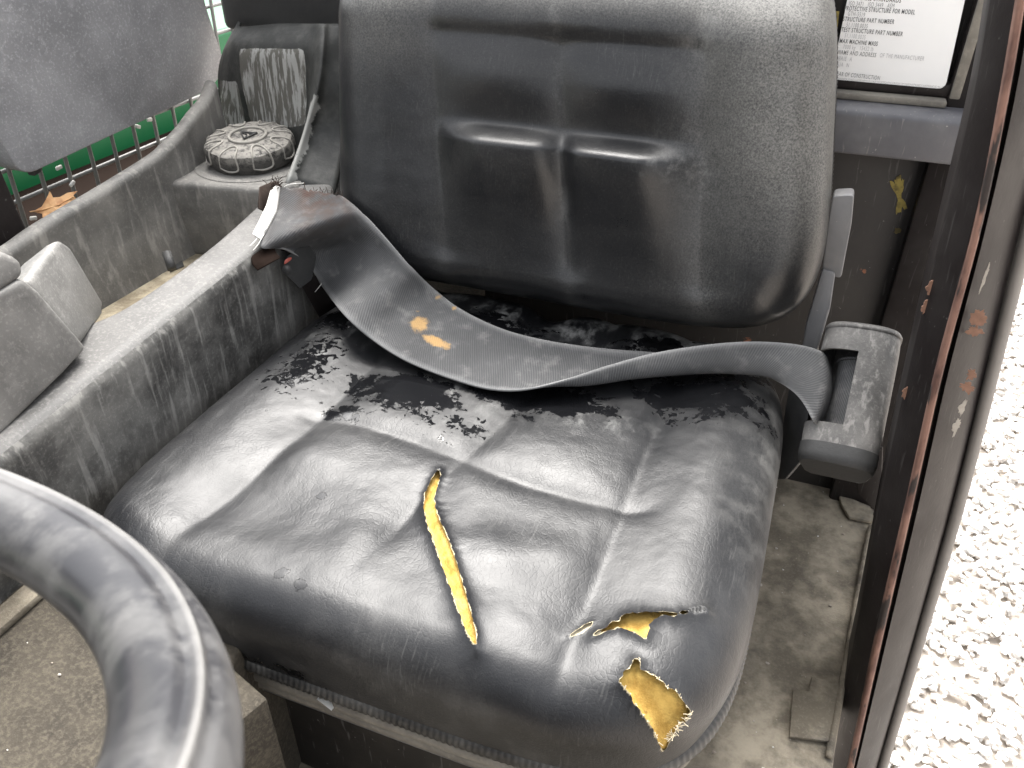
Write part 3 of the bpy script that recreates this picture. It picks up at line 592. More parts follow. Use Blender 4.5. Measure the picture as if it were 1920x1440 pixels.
def BN(g_): return 8.5-4.2*sst(g_, -.4, .4)
def shear(x, u): return -.17*(u-.20)*(1-.85*sst(-np.asarray(x), .10, .26))
def build_back():
    NU = 330; OX, CU, HX, HU = 0., .261, .278, .221
    gx, gy, rho, ux, uy = pad_grid(NU, BN, .8)
    a1 = np.clip((rho-.76)/.15, 0, 1); a2 = np.clip((rho-.91)/.09, 0, 1)
    S = np.where(rho < .76, rho/.76*.82, .82+.18*np.sin(a1*np.pi/2))-.02*a2
    x = OX+HX*ux*S; u = CU+HU*uy*S
    h = -.050*(1-np.cos(a1*np.pi/2))-.035*a2
    bl = -.150; br = .150
    t = np.zeros(len(x))
    t += .009*sst(-(x-bl), .0, .06)+.011*sst(x-br, .0, .06)           # side bolsters stand proud
    t -= .008*crease(x-bl, .014)*sst(u, .06, .10)+.008*crease(x-br, .014)*sst(u, .06, .10)
    t -= .0115*crease(x, .017)*sst(u, .05, .1)*(1-sst(u, .315, .345))
    inner = sst(x, -.165, -.135)*(1-sst(x, .135, .165))
    inner2 = sst(x, -.160, -.085)*(1-sst(x, .085, .160))*(1-.45*np.exp(-(x/.014)**2))
    t += .026*(1-sst(u, .217, .241))*inner2*np.exp(-(np.clip(.226-u, 0, 1)/.06)**2)-.005*crease(u-.243, .014, .008)*inner2
    t -= .052*sst(u, .335, .45)                                             # rounded top
    t -= .010*crease(u-.328, .014)*inner
    for cx in (-.075, .075):
        t += .007*np.exp(-((x-cx)/.05)**2-((u-.15)/.05)**2)+.005*np.exp(-((x-cx)/.05)**2-((u-.285)/.028)**2)
    t += -.012*(1-(x/.28)**2)*np.exp(-((u-.2)/.12)**2)*.6                 # dished
    h += t*(1-.75*sst(rho, .84, 1))
    xs = x*(1+.055*sst(-x, .10, .26))+shear(x, u)
    c, s_ = math.cos(.25), math.sin(.25)
    V = np.stack([xs, .25+u*s_-h*c, u*c+h*s_], 1)
    nz = fbm(V, 11, 2, 21)*.0010+fbm(V, 50, 2, 22)*.0002; V[:, 1] -= nz*c; V[:, 2] += nz*s_
    idx = np.arange(NU*NU).reshape(NU, NU); F = np.stack([idx[:-1, :-1], idx[:-1, 1:], idx[1:, 1:], idx[1:, :-1]], -1).reshape(-1, 4)
    n1 = fbm(np.stack([xs*.35, u*2.2, 0*u], 1), 12, 3, 23)
    dust = .06+.09*n1+1.5*sst(x, .13, .24)*sst(u, .10, .25)+.7*sst(-x, .13, .20)*sst(u, .24, .36)*(1-sst(-x, .24, .27))+.7*sst(u, .335, .38)+.5*crease(x-br, .02)+.35*crease(x-bl, .006)+.4*crease(x, .005)+.3*sst(rho, .84, .95)  # dust, with sheen of bolsters, left upper streak and top painted in
    chalk = .35*crease(x-br, .02)*sst(u, .14, .2)+.25*sst(rho, .88, .97)
    chalk = chalk+.45*crease(x+.003, .0035, .002)*sst(u, .07, .1)+.5*np.exp(-((x-.12)/.03)**2-((u-.215)/.012)**2)
    return mesh('backrest', V, F, M['vinyl_back'], st, True, dict(dust=np.clip(dust, 0, 1.7), wet=0*x, chalk=np.clip(chalk, 0, 1), rim=0*x, speck=0*x))
back = build_back()
# backrest shell and stitched piping at its edge
def back_pt(x, u, h):
    c, s_ = math.cos(.25), math.sin(.25); return np.array([x*(1+.055*float(sst(-x, .10, .26)))+float(shear(x, u)), .25+u*s_-h*c, u*c+h*s_])
bo = outline(BN, 0, .261, .2745, .2185, 900)
arcb = np.concatenate([[0], np.cumsum(np.linalg.norm(np.diff(bo, axis=0), axis=1))]); rings = []
for i, (x_, u_) in enumerate(bo):
    ox, ou = x_/.2745, (u_-.261)/.2185; L = math.hypot(ox, ou); nx, nu_ = ox/L, ou/L; r = .0052+.0005*math.sin(arcb[i]/.0045*6.283)
    rings.append([back_pt(x_+nx*math.cos(t)*r, u_+nu_*math.cos(t)*r, -.0885+math.sin(t)*r) for t in np.linspace(0, 6.283, 8, endpoint=False)])
rings.append(rings[0]); loft('stitched_piping', rings, M['bellows'], back, cap=False)
sh = []
for ins, h_ in ((0, -.0945), (0, -.112), (.02, -.122), (.12, -.124)):
    sh.append([back_pt(x_*(1-ins), .261+(u_-.261)*(1-ins), h_) for x_, u_ in bo[::6]])
loft('backrest_shell', sh, M['dark_plastic'], st)
# hinge bracket at the right of the backrest
M['bracket'] = paint('bracket_paint', (.20, .198, .20), rough=.45, scr=.7, dust=(.34, .33, .32))
hb = prism('hinge_bracket', rounded_poly([(0.2790,0.3300,0.1903), (0.2985,0.3300,0.1941), (0.3027,0.3300,0.1641), (0.3060,0.3300,0.1019), (0.2857,0.3300,0.1058), (0.2806,0.3300,0.1608)], .004, 3), (0, .022, 0), M['bracket'], st, .004, 3)
prism('hinge_arm', [(0.2851,0.3250,0.1124), (0.2990,0.3250,0.1104), (0.3023,0.3200,0.0702), (0.3003,0.3150,0.0256), (0.3030,0.3150,-0.0018), (0.2854,0.3150,-0.0059), (0.2817,0.3200,0.0462)], (0, .012, -.004), M['bracket'], hb, .003, 2)

# ================================================================== seat belt
sb = thing('seat_belt', 'torn grey seat belt webbing with orange stains draped across the cushion', 'seat belt', (0, .2, .01))
A_ = [(-0.2638,0.2720,0.1364), (-0.2517,0.2680,0.1328), (-0.2366,0.2620,0.1272), (-0.2211,0.2560,0.1205), (-0.2015,0.2500,0.1071), (-0.1799,0.2460,0.0893), (-0.1611,0.2470,0.0695), (-0.1423,0.2620,0.0383), (-0.0911,0.2305,0.0360), (-0.0398,0.2220,0.0270), (0.0047,0.2239,0.0220), (0.0468,0.2305,0.0190), (0.0875,0.2398,0.0170), (0.1269,0.2541,0.0140), (0.1638,0.2662,0.0110), (0.1994,0.2639,0.0120), (0.2345,0.2546,0.0160), (0.2616,0.2386,0.0200), (0.2873,0.2170,0.0180), (0.3045,0.1932,0.0100), (0.3120,0.2131,-0.0100)]
B_ = [(-0.3520,0.2664,0.1392), (-0.3350,0.2289,0.1201), (-0.3120,0.1690,0.1078), (-0.3000,0.1948,0.0949), (-0.2930,0.2247,0.0623), (-0.2830,0.2351,0.0282), (-0.2084,0.1631,0.0420), (-0.1660,0.1511,0.0240), (-0.1148,0.1348,0.0170), (-0.0570,0.1264,0.0130), (-0.0136,0.1253,0.0120), (0.0222,0.1328,0.0160), (0.0603,0.1485,0.0280), (0.0971,0.1776,0.0360), (0.1347,0.2081,0.0410), (0.1795,0.2374,0.0440), (0.2209,0.2562,0.0470), (0.2528,0.2601,0.0510), (0.2822,0.2651,0.0500), (0.3034,0.2660,0.0450), (0.3134,0.2662,0.0300)]
A_, B_ = np.array(A_), np.array(B_); M_ = (A_+B_)/2
M_[3] = (-0.2850,0.2450,0.0851); M_[4] = (-0.2750,0.2638,0.0682)
M_[10] += (0, 0, -.004)
M_[11] = (0.0387,0.1802,0.0100); M_[12] = (0.0808,0.1750,0.0130); M_[13] = (0.1199,0.1960,0.0140); M_[14] = (0.1562,0.2133,0.0160); M_[15] = (0.1963,0.2321,0.0180); M_[16] = (0.2367,0.2422,0.0220); M_[17] = (0.2630,0.2391,0.0300); M_[18] = (0.2913,0.2349,0.0340); M_[19] = (0.3101,0.2276,0.0280); M_[20] = (0.3189,0.2414,0.0100)
NB, NW = 260, 25
Ac, Mc, Bc = catmull(A_, NB), catmull(M_, NB), catmull(B_, NB)
ww = np.linspace(0, 1, NW); W = np.zeros((NB, NW, 3))
for j, t in enumerate(ww):
    W[:, j] = Ac*(2*(t-.5)*(t-1))+Mc*(-4*t*(t-1))+Bc*(2*t*(t-.5))
tn = np.gradient(W, axis=0); wn_ = np.gradient(W, axis=1); Nn = np.cross(tn, wn_); Nn /= np.linalg.norm(Nn, axis=2)[..., None]+1e-12
th = .0011
arcu = np.concatenate([[0], np.cumsum(np.linalg.norm(np.diff(W[:, NW//2], axis=0), axis=1))])
top = W+Nn*th; bot = W-Nn*th
# ragged torn end
jag = np.array([mn.noise(Vector((j*.9, 3.3, 0))) for j in range(NW)])*.006
for arr in (top, bot):
    dirn = W[0]-W[6]; dirn /= np.linalg.norm(dirn, axis=1)[:, None]
    for i in range(6): arr[i] += dirn*(jag*(1-i/6.))[:, None]
Vb = np.concatenate([top.reshape(-1, 3), bot.reshape(-1, 3)]); n0 = NB*NW; Fb = []
for i in range(NB-1):
    for j in range(NW-1):
        q = (i*NW+j, i*NW+j+1, (i+1)*NW+j+1, (i+1)*NW+j); Fb.append(q); Fb.append(tuple(n0+k for k in q[::-1]))
    for j in (0, NW-1):
        Fb.append((i*NW+j, (i+1)*NW+j, n0+(i+1)*NW+j, n0+i*NW+j))
for j in range(NW-1):
    for i in (0, NB-1): Fb.append((i*NW+j, i*NW+j+1, n0+i*NW+j+1, n0+i*NW+j))
Ug = np.repeat(arcu[:, None], NW, 1); Vg = np.repeat((ww*.085)[None], NB, 0)
def stain_at(P, ru, rv, k=1.):
    d = np.linalg.norm(W-np.array(P), axis=2); i, j = np.unravel_index(d.argmin(), d.shape)
    return k*np.exp(-((Ug-Ug[i, j])/ru)**2-((Vg-Vg[i, j])/rv)**2)
stain = np.maximum.reduce([stain_at((-0.1297,0.1951,0.0200), .020, .014, 1.15), stain_at((-0.0970,0.1748,0.0200), .026, .008, 1.2), stain_at((-0.1321,0.2506,0.0350), .008, .008, .95), stain_at((-0.1032,0.2330,0.0330), .007, .006, .95), stain_at((-0.1467,0.2180,0.0200), .007, .005, .9)])
burn = np.zeros((NB, NW)); burn[:46] = np.linspace(1, 0, 46)[:, None]**1.5; burn *= (1-.85*sst(ww, .45, .8))[None]
edge = np.zeros((NB, NW)); edge[:, 0] = edge[:, -1] = .9; edge[:, 1] = edge[:, -2] = .25
two = lambda a_: np.concatenate([a_.ravel(), a_.ravel()])
recalc(mesh('webbing', Vb, Fb, M['web'], sb, True, dict(u=two(Ug), v=two(Vg), stain=two(stain), burn=two(burn), edge=two(edge))))
# torn white backing and loose threads at the end
tb = prism('torn_backing', [(-0.3470,0.2610,0.1417), (-0.3470,0.2674,0.1368), (-0.3310,0.2324,0.1221), (-0.3220,0.2031,0.1167), (-0.3140,0.1740,0.1120), (-0.3220,0.1719,0.1181), (-0.3300,0.1978,0.1241), (-0.3390,0.2257,0.1301), (-0.3480,0.2496,0.1389)], (.001, -.002, .003), M['white_chip'], sb, .0004, 1)
prism('singed_tuft', [(-0.3580,0.2411,0.1458), (-0.3580,0.2728,0.1430), (-0.3520,0.2763,0.1345), (-0.3450,0.2499,0.1244), (-0.3450,0.2257,0.1226), (-0.3500,0.2215,0.1274)], (.003, -.002, .002), M['singed'], sb, .0006, 1)
def thread(P, r=.00045, mk='white_chip'): tube('loose_thread', catmull(P, 12), r, M[mk], sb, 5)
thread([(-0.3450,0.2693,0.1378), (-0.3350,0.2726,0.1420), (-0.3250,0.2858,0.1402)])
thread([(-0.3180,0.1929,0.1193), (-0.3180,0.1790,0.1171), (-0.3160,0.1666,0.1147), (-0.3120,0.1514,0.1152)])
thread([(-0.3140,0.1805,0.1171), (-0.3120,0.1661,0.1117), (-0.3090,0.1517,0.1104)])
thread([(-0.2891,0.2250,0.0267), (-0.2827,0.2250,0.0338), (-0.2779,0.2250,0.0398)])
for k in range(26):
    b0 = np.array((-0.3520,0.2600,0.1401))+np.array([rng.uniform(-.006, .008), rng.uniform(-.006, .006), rng.uniform(-.004, .004)]); v = np.array([rng.uniform(-.006, .012), rng.uniform(-.01, .012), rng.uniform(.002, .012)])
    thread([b0, b0+v*.6+rng.normal(0, .001, 3), b0+v], .0004, 'singed')
for k in range(20):
    t = k/19; j = int((NW-1)*.62*t); b0 = W[0, j]; v = np.array([rng.uniform(-.004, .003), .002, rng.uniform(.002, .008)]); thread([b0, b0+v*.6, b0+v*1.1+rng.normal(0, .001, 3)], .00035, 'singed')
# curled under-strip that shows below the flap
cp = catmull([(-0.3120,0.2240,0.0763), (-0.3180,0.2047,0.0864), (-0.3220,0.1814,0.0957), (-0.3200,0.1612,0.0980), (-0.3120,0.1491,0.0942), (-0.3030,0.1451,0.0896)], 24)
cr = []
for i, p in enumerate(cp): cr.append([p+np.array(q) for q in ((0, 0, 0), (.0015, 0, .0005), (.013, .028, .0055), (.0115, .028, .005))])
loft('curled_strip', cr, M['chassis'], sb)

# ================================================================== belt buckle behind the flap
bk = thing('belt_buckle', 'black belt buckle with a red button under the torn belt end', 'buckle', (-0.2900,0.2136,0.0233))
prism('buckle_body', [(-0.3000,0.1947,0.0868), (-0.2960,0.2129,0.0824), (-0.2920,0.2179,0.0642), (-0.2920,0.2002,0.0404), (-0.3000,0.1827,0.0704)], (.004, .022, .003), M['dark_plastic'], bk, .003, 3)
prism('red_button', [(-0.2980,0.1889,0.0843), (-0.2970,0.1955,0.0822), (-0.2970,0.1926,0.0794), (-0.2990,0.1855,0.0781)], (.003, .004, .002), M['red'], bk, .001, 2)
lathe('press_stud', [(0, -.003), (.005, -.002), (.0055, .001), (.003, .004), (0, .005)], (-0.2930,0.1834,0.0753), (.6, -.6, .5), M['dark_plastic'], bk, 20)
prism('buckle_stalk', [(-0.3000,0.2111,0.0445), (-0.2920,0.2335,0.0427), (-0.2920,0.2790,-0.0334), (-0.3000,0.2419,-0.0236)], (.003, .010, .001), M['black_metal'], bk, .002)

# ================================================================== belt retractor
rt = thing('belt_retractor', 'dusty grey belt retractor housing with open slot, right of the seat', 'retractor', (.35, .25, -.05))
ra = np.array([0.02, .72, .69]); ra /= np.linalg.norm(ra); rx_ = np.array([.985, -.10, .08]); rx_ -= ra*(rx_@ra); rx_ /= np.linalg.norm(rx_); rn = np.cross(rx_, ra)
F0 = np.array((0.3351,0.1920,-0.0170)); B0 = np.array((0.3372,0.2850,0.0649)); Lr = np.linalg.norm(B0-F0); ra = (B0-F0)/Lr; rx_ -= ra*(rx_@ra); rx_ /= np.linalg.norm(rx_); rn = np.cross(rx_, ra)
def rprof(n=40, sx=.0375, d=.062):
    # top-rounded section in (rx, rn): flat-ish crown, rounded shoulders
    P = []
    for t in np.linspace(np.pi, 0, 25): P.append((sx*np.sign(math.cos(t))*abs(math.cos(t))**.72, .026*abs(math.sin(t))**.8-.008))
    P += [(sx*.98, -.018), (sx*.86, -d+.012), (sx*.72, -d), (-sx*.72, -d), (-sx*.9, -d+.012), (-sx, -.018)]
    return P
PR = rprof()
SLOT = lambda f, i: .17 < f < .80 and i <= 11
stn = np.linspace(0, 1, 31); Vr = []; Fr = []
for f in stn:
    k = 1-.03*abs(2*f-1)**6
    for (a_, b_) in PR: Vr.append(F0+ra*(Lr*f)+rx_*a_*k+rn*(b_*k))
npf = len(PR)
for i in range(len(stn)-1):
    fm = (stn[i]+stn[i+1])/2
    for j in range(npf):
        if SLOT(fm, j): continue
        if SLOT(fm, j) or (.17 < fm < .80 and j >= npf-2): continue
        Fr.append((i*npf+j, i*npf+(j+1) % npf, (i+1)*npf+(j+1) % npf, (i+1)*npf+j))
ho = mesh('housing', Vr, Fr, M['retractor'], rt, True)
bm = bmesh.new(); bm.from_mesh(ho.data); bmesh.ops.recalc_face_normals(bm, faces=bm.faces)
ext = bmesh.ops.solidify(bm, geom=bm.faces[:], thickness=.003); bmesh.ops.recalc_face_normals(bm, faces=bm.faces); bm.to_mesh(ho.data); bm.free(); ho.data.set_sharp_from_angle(angle=R(50)); ho.data.polygons.foreach_set('use_smooth', np.ones(len(ho.data.polygons), bool))
rings = []
for ins, d_ in ((0.0, .0005), (.0, -.010), (.03, -.016), (.10, -.019), (.5, -.0195)):
    rings.append([F0+ra*d_+rx_*a_*(1-ins)+rn*((b_+.022)*(1-ins)-.022) for a_, b_ in PR])
ec = loft('end_cap', rings, M['dark_plastic'], rt); ec.data.set_sharp_from_angle(angle=R(35))
rings = [[F0+ra*(Lr+d_)+rx_*a_*(1-ins)+rn*((b_+.022)*(1-ins)-.022) for a_, b_ in PR] for ins, d_ in ((0, -.0005), (0, .003), (.05, .006), (.5, .007))]
loft('end_cap', rings, M['retractor'], rt)
spc = F0-rn*.022+rx_*.004
rings = []
for f, r in ((.12, .004), (.121, .0235), (.15, .0235), (.151, .0225), (.77, .0225), (.771, .0245), (.79, .0245), (.791, .004)):
    rings.append([spc+ra*(Lr*f)+r*(rx_*math.cos(t)+rn*math.sin(t)) for t in np.linspace(0, 6.283, 40, endpoint=False)])
Vs = np.array(rings).reshape(-1, 3); uu = np.tile(np.linspace(0, .14, 40), len(rings)); vv = np.repeat([.0, .0, .01, .01, .08, .08, .085, .085], 40)
loft('spool', rings, M['web'], rt, attrs=dict(u=uu, v=vv, stain=0*uu, burn=0*uu, edge=0*uu)).data.set_sharp_from_angle(angle=R(35))
prism('housing_seam', [F0+ra*.001+rx_*-.004+rn*.0168, F0+ra*.001+rx_*-.0022+rn*.0168, F0+ra*Lr*.165+rx_*-.0022+rn*.0168, F0+ra*Lr*.165+rx_*-.004+rn*.0168], rn*-.004, M['dark_plastic'], rt, 0)
prism('mounting_bracket', [(0.2775,0.2700,-0.0048), (0.2999,0.2500,0.0065), (0.3068,0.2200,-0.0591), (0.2938,0.2200,-0.0930), (0.2838,0.2400,-0.1123)], (.004, .008, -.004), M['dark_plastic'], rt, .002)
prism('mounting_bracket', [(0.3716,0.3700,-0.1377), (0.4035,0.3700,-0.1286), (0.4260,0.3700,-0.2347), (0.3910,0.3700,-0.2065)], (0, .006, 0), M['black_metal'], rt, .002)

# ================================================================== side console
sc = thing('side_console', 'dusty grey moulded plastic side console left of the seat', 'console', (-.42, 0, -.05))
ys = np.linspace(-.62, .40, 90)
def lipz(y): return .0905+.085*y
W_OUT = catmull([(-.41, -.62), (-.41, -.20), (-.408, -.05), (-.392, -.02), (-.374, .03), (-.371, .15), (-.382, .26), (-.390, .31), (-.40, .40)], 90)
rings = []
for i, y in enumerate(ys):
    z = lipz(y); xo = np.interp(y, W_OUT[:, 1], W_OUT[:, 0]); r = .016
    prof = [(-.322, -.062), (-.318, -.02), (-.3155, z-r)]
    for t in np.linspace(0, np.pi/2, 7)[1:]: prof.append((-.3155-r+r*math.cos(t), z-r+r*math.sin(t)))
    rr_ = .006
    prof.append((xo+.02, z+.001)); prof += [(xo+rr_, z), (xo+.001, z-.002), (xo-.001, z-rr_), (xo-.006, .0), (xo-.006, -.062)]
    rings.append([np.array((a_, y, b_)) for a_, b_ in prof])
nP = len(rings[0])
def sub(name, i0, i1, m, flip=False):
    rr2 = [r[i0:i1] for r in rings]; return recalc(mesh(name, [p for r in rr2 for p in r], quads(len(rr2), i1-i0), m, sc, True))
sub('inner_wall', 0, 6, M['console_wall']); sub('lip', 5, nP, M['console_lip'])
span('wall_foot', (-.312, -.62, -.0545), (-.290, .36, -.046), M['floor'], sc, .003)
# tray floor
s = NT('tray_dirt'); s.out(s.mix(s.ramp(s.noise(26, 5, .65), .35, .65), (.17, .14, .095), (.36, .315, .225)), .95, s.bump(s.noise(200, 3), .002, .6)); M['tray'] = s.m
span('tray_floor', (-.56, -.02, .0), (-.365, .30, .024), M['tray'], sc, .002)
# outer tray wall with its rolled rim
rz = catmull([(-.515, -.20, .115), (-.517, .0, .133), (-0.5200,0.0702,0.1422), (-0.5200,0.1580,0.1510), (-0.5200,0.2550,0.1626), (-0.5200,0.2875,0.1720), (-0.5250,0.3217,0.1806), (-0.5300,0.3522,0.1908), (-0.5350,0.3870,0.2015), (-0.5400,0.4117,0.2166)], 60)
rings2 = []
for p in rz:
    x, y, z = p; r = .009; prof = [(x+.016, .02), (x+.008, .07), (x+.004, z-.014)]
    for t in np.linspace(0, np.pi, 9): prof.append((x-.007+.011*math.cos(t), z-.010+r*math.sin(t)))
    prof += [(x-.020, z-.03), (x-.022, .0)]
    rings2.append([np.array((a_, y, b_)) for a_, b_ in prof])
recalc(mesh('tray_wall', [p for r in rings2 for p in r], quads(len(rings2), len(rings2[0])), M['tray_wall'], sc, True))
# raised step carrying the filler cap
stp = prism('cap_step', [(-.532, .262, .02), (-.395, .285, .02), (-.36, .31, .02), (-.345, .45, .02), (-.532, .48, .02)], (0, 0, .104), M['tray_wall'], sc, .008, 3)
# storage block at the front of the tray
blk = prism('storage_block', [(-0.3500,-0.1468,0.1710), (-0.3500,-0.1140,0.1779), (-0.3520,-0.0884,0.1792), (-0.3500,-0.0795,0.1631), (-0.3450,-0.0572,0.0934), (-0.3380,-0.0930,0.0889), (-0.3350,-0.1709,0.0733), (-0.3350,-0.2029,0.0693)], (-.085, .012, .0), M['console'], sc, .006, 3)
prism('block_wall', [(-0.3530,-0.0871,0.1774), (-0.3950,-0.0103,0.1806), (-0.4000,0.0062,0.1643), (-0.4100,0.0302,0.0836), (-0.4000,0.0073,0.0797), (-0.3520,-0.0590,0.0958)], (-.02, -.035, -.02), M['block'], sc, .009, 4)
lid = prism('block_lid', [(-0.3600,-0.1203,0.2134), (-0.3600,-0.0901,0.2018), (-0.3600,-0.0787,0.1904), (-0.3550,-0.0834,0.1794), (-0.3530,-0.1117,0.1772), (-0.3530,-0.1436,0.1726)], (-.075, .012, .004), M['console'], sc, .006, 3)
tube('tray_peg', [(-0.4700,0.1847,0.0665), (-0.4550,0.1720,0.0531)], .006, M['dark_plastic'], sc, 6)
prism('tray_slot', [(-0.5486,0.2614,0.0245), (-0.5306,0.2646,0.0245), (-0.4923,0.2294,0.0245), (-0.4969,0.2073,0.0245)], (0, 0, .0008), M['dark_plastic'], sc, .0003, 1)
prism('tray_slot', [(-0.5725,0.2616,0.0245), (-0.5678,0.2615,0.0245), (-0.5325,0.2314,0.0245), (-0.5335,0.2275,0.0245)], (0, 0, .002), M['dark_plastic'], sc, .0003, 1)
tube('lip_recess', [(-0.3485,0.0728,0.1040), (-0.3328,0.0791,0.1045)], .004, M['console'], sc, 6) if False else None

# filler cap
CC = np.array((-.4600, .366, .1245)); AX = Vector((.04, -.13, 1)).normalized()
fc = thing('filler_cap', 'round ribbed filler cap caked in pale dirt on the console step', 'cap', tuple(CC))
def knurl(t, r, h): return 1+.025*max(0, math.cos(t*8))**.6 if r > .05 and h > .0085 else 1
capo = lathe('cap_body', [(.001, 0), (.046, 0), (.049, .004), (.049, .008), (.0560, .009), (.0575, .012), (.0580, .027), (.0560, .033), (.050, .0365), (.030, .0385), (.001, .039)], CC, AX, M['cap'], fc, 96, knurl)
ex_ = AX.orthogonal().normalized(); ey_ = AX.cross(ex_)
def cp3(r, t, h): return np.array(Vector(CC)+AX*h+(ex_*math.cos(t)+ey_*math.sin(t))*r)
for k in range(8):
    t0 = k*math.pi/4+.1
    tube('cap_rib', catmull([cp3(.0585, t0-.22, .018), cp3(.056, t0-.2, .034), cp3(.040, t0-.16, .0382), cp3(.034, t0, .0388), cp3(.040, t0+.16, .0382), cp3(.056, t0+.2, .034), cp3(.0585, t0+.22, .018), cp3(.0595, t0, .015), cp3(.0585, t0-.22, .018)], 36), .0013, M['cap_rib'], capo, 6)
tube('cap_rib', [cp3(.024, t, .0395) for t in np.linspace(0, 6.283, 36)], .0022, M['cap_rib'], capo, 6)
for k in range(3):
    t0 = k*2.0944; tube('emblem_bar', [cp3(.013, t0, .0402), cp3(.013, t0+2.0944, .0402)], .0011, M['dark_plastic'], capo, 5); tube('emblem_bar', [cp3(.002, t0, .0402), cp3(.012, t0, .0402)], .0009, M['dark_plastic'], capo, 5)
rc = lathe('cap_recess', [(.001, 0), (.074, 0), (.078, .0015), (.074, .003), (.001, .003)], (-.46, .366, .1232), (0, 0, 1), M['tray_wall'], sc, 64)

# rear corner trim
tr = thing('rear_corner_trim', 'black moulded trim with a worn grey patch behind the filler cap', 'trim', (-.45, .43, .1))
cols = [[(-0.5518,0.5000,0.2765), (-0.5795,0.4900,0.2370), (-0.5825,0.4700,0.2003), (-0.5687,0.4450,0.1390), (-0.5429,0.4300,0.0622)],
        [(-0.5400,0.4900,0.2718), (-0.5225,0.4550,0.2498), (-0.5203,0.4450,0.2110), (-0.5147,0.4400,0.1460), (-0.5134,0.4300,0.0661)],
        [(-0.4633,0.4700,0.2833), (-0.4544,0.4400,0.2575), (-0.4551,0.4350,0.2186), (-0.4534,0.4300,0.1551), (-0.4691,0.4200,0.0752)],
        [(-0.4054,0.4600,0.2885), (-0.4001,0.4350,0.2623), (-0.4008,0.4300,0.2243), (-0.4065,0.4200,0.1663), (-0.4135,0.3800,0.1074)],
        [(-0.3740,0.4400,0.2936), (-0.3637,0.4150,0.2686), (-0.3637,0.3950,0.2285), (-0.3761,0.3700,0.1726), (-0.3759,0.3150,0.1230)],
        [(-0.3645,0.4500,0.2926), (-0.3559,0.4250,0.2673), (-0.3543,0.4050,0.2270), (-0.3668,0.3850,0.1694), (-0.3608,0.3250,0.1180)],
        [(-0.3363,0.4600,0.2927), (-0.3341,0.4500,0.2642), (-0.3253,0.4200,0.2262), (-0.3289,0.4000,0.1693), (-0.3154,0.3300,0.1066)]]
G0 = np.array([catmull(np.array(c), 24) for c in cols]); G1 = np.array([catmull(G0[:, j], 40) for j in range(24)])   # (24,40,3)
patch = np.zeros((24, 40)); jj = np.linspace(0, 6, 40); ii = np.linspace(0, 4, 24)
patch = (sst(jj, .95, 1.1)*(1-sst(jj, 2.85, 3.05)))[None, :]*(sst(ii, .95, 1.1)*(1-sst(ii, 2.9, 3.05)))[:, None]
patch = np.maximum(patch, (sst(jj, .05, .15)*(1-sst(jj, .75, .9)))[None, :]*sst(ii, 1.9, 2.2)[:, None])
ridge = np.exp(-((jj-4.2)/.8)**2)[None, :]*sst(ii, 1.6, 2.6)[:, None]
def m_trim():
    s = NT('corner_trim'); p = s.attr('patch'); n = s.noise(38, 5, .7); stv = s.noise(1, 4, .65, vec=s.map((150, 150, 16)))
    pm = s.ramp(s.add(p, s.mul(s.math('SUBTRACT', n, .5), .5)), .45, .55)
    c = s.mix(s.mul(s.ramp(n, .4, .7), .6), (.022, .023, .021), (.075, .075, .068))
    c = s.mix(pm, c, s.mix(s.ramp(stv, .46, .56), (.12, .115, .10), (.36, .36, .34)))
    r = s.ramp(s.add(s.attr('ridge'), s.mul(s.math('SUBTRACT', n, .5), 1.6)), .62, .8); c = s.mix(r, c, (.32, .32, .30))
    return s.out(c, .6, s.bump(n, .002, .5))
M['corner'] = m_trim()
o = recalc(mesh('trim_panel', G1.reshape(-1, 3), quads(24, 40), M['corner'], tr, True, dict(patch=patch.ravel(), ridge=ridge.ravel())))
md = o.modifiers.new('thick', 'SOLIDIFY'); md.thickness = .006; md.offset = -1
span('upper_bar', (-.585, .505, .262), (-.22, .56, .50), M['dark_plastic'], tr, .01, 3)

# ================================================================== textured panel, post, mesh guard, machine beyond
pp = thing('grey_panel', 'textured grey plastic panel with a rounded lower corner, upper left', 'panel', (-.6, .3, .18))
prism('panel_shell', rounded_poly([(-0.5850,0.4806,0.3897), (-0.5900,0.4828,0.3045), (-0.6000,0.5143,0.2061), (-0.6000,0.4716,0.1848), (-0.6000,0.1271,0.1645), (-0.6000,0.1154,0.2254), (-0.6000,0.0994,0.3064), (-0.5850,0.1312,0.4465)], .022, 6), (-.05, .004, .0), M['panel'], pp, .022, 5)
prism('panel_clip', [(-0.6100,0.1517,0.1655), (-0.6100,0.1697,0.1676), (-0.6100,0.1646,0.1588), (-0.6100,0.1525,0.1561)], (-.012, 0, 0), M['dark_plastic'], pp, .002)
wp_ = thing('window_post', 'black painted window post at the left edge of the cab', 'post', (-0.5600,0.0645,0.1000))
prism('post_body', [(-0.5600,0.0642,0.2858), (-0.5600,0.0768,0.2062), (-0.5450,0.0746,0.1047), (-0.5450,0.0494,0.0962), (-0.5450,-0.0304,0.0956)], (-.04, .0, .0), M['black_metal'], wp_, .005)
mg = thing('mesh_guard', 'black welded wire mesh guard over the side window', 'guard', (-.66, .4, .1))
for k in range(17):
    y = .07+k*.0415; tube('wire', [(-.66, y, .02), (-.66, y+.012, .30), (-.66, y+.02, .52)], .0028, M['wire'], mg, 6)
for k in range(13):
    z = .035+k*.040; tube('wire', [(-.6655, .05, z+rng.normal(0, .0008)), (-.6655, .78, z+.004)], .0028, M['wire'], mg, 6)
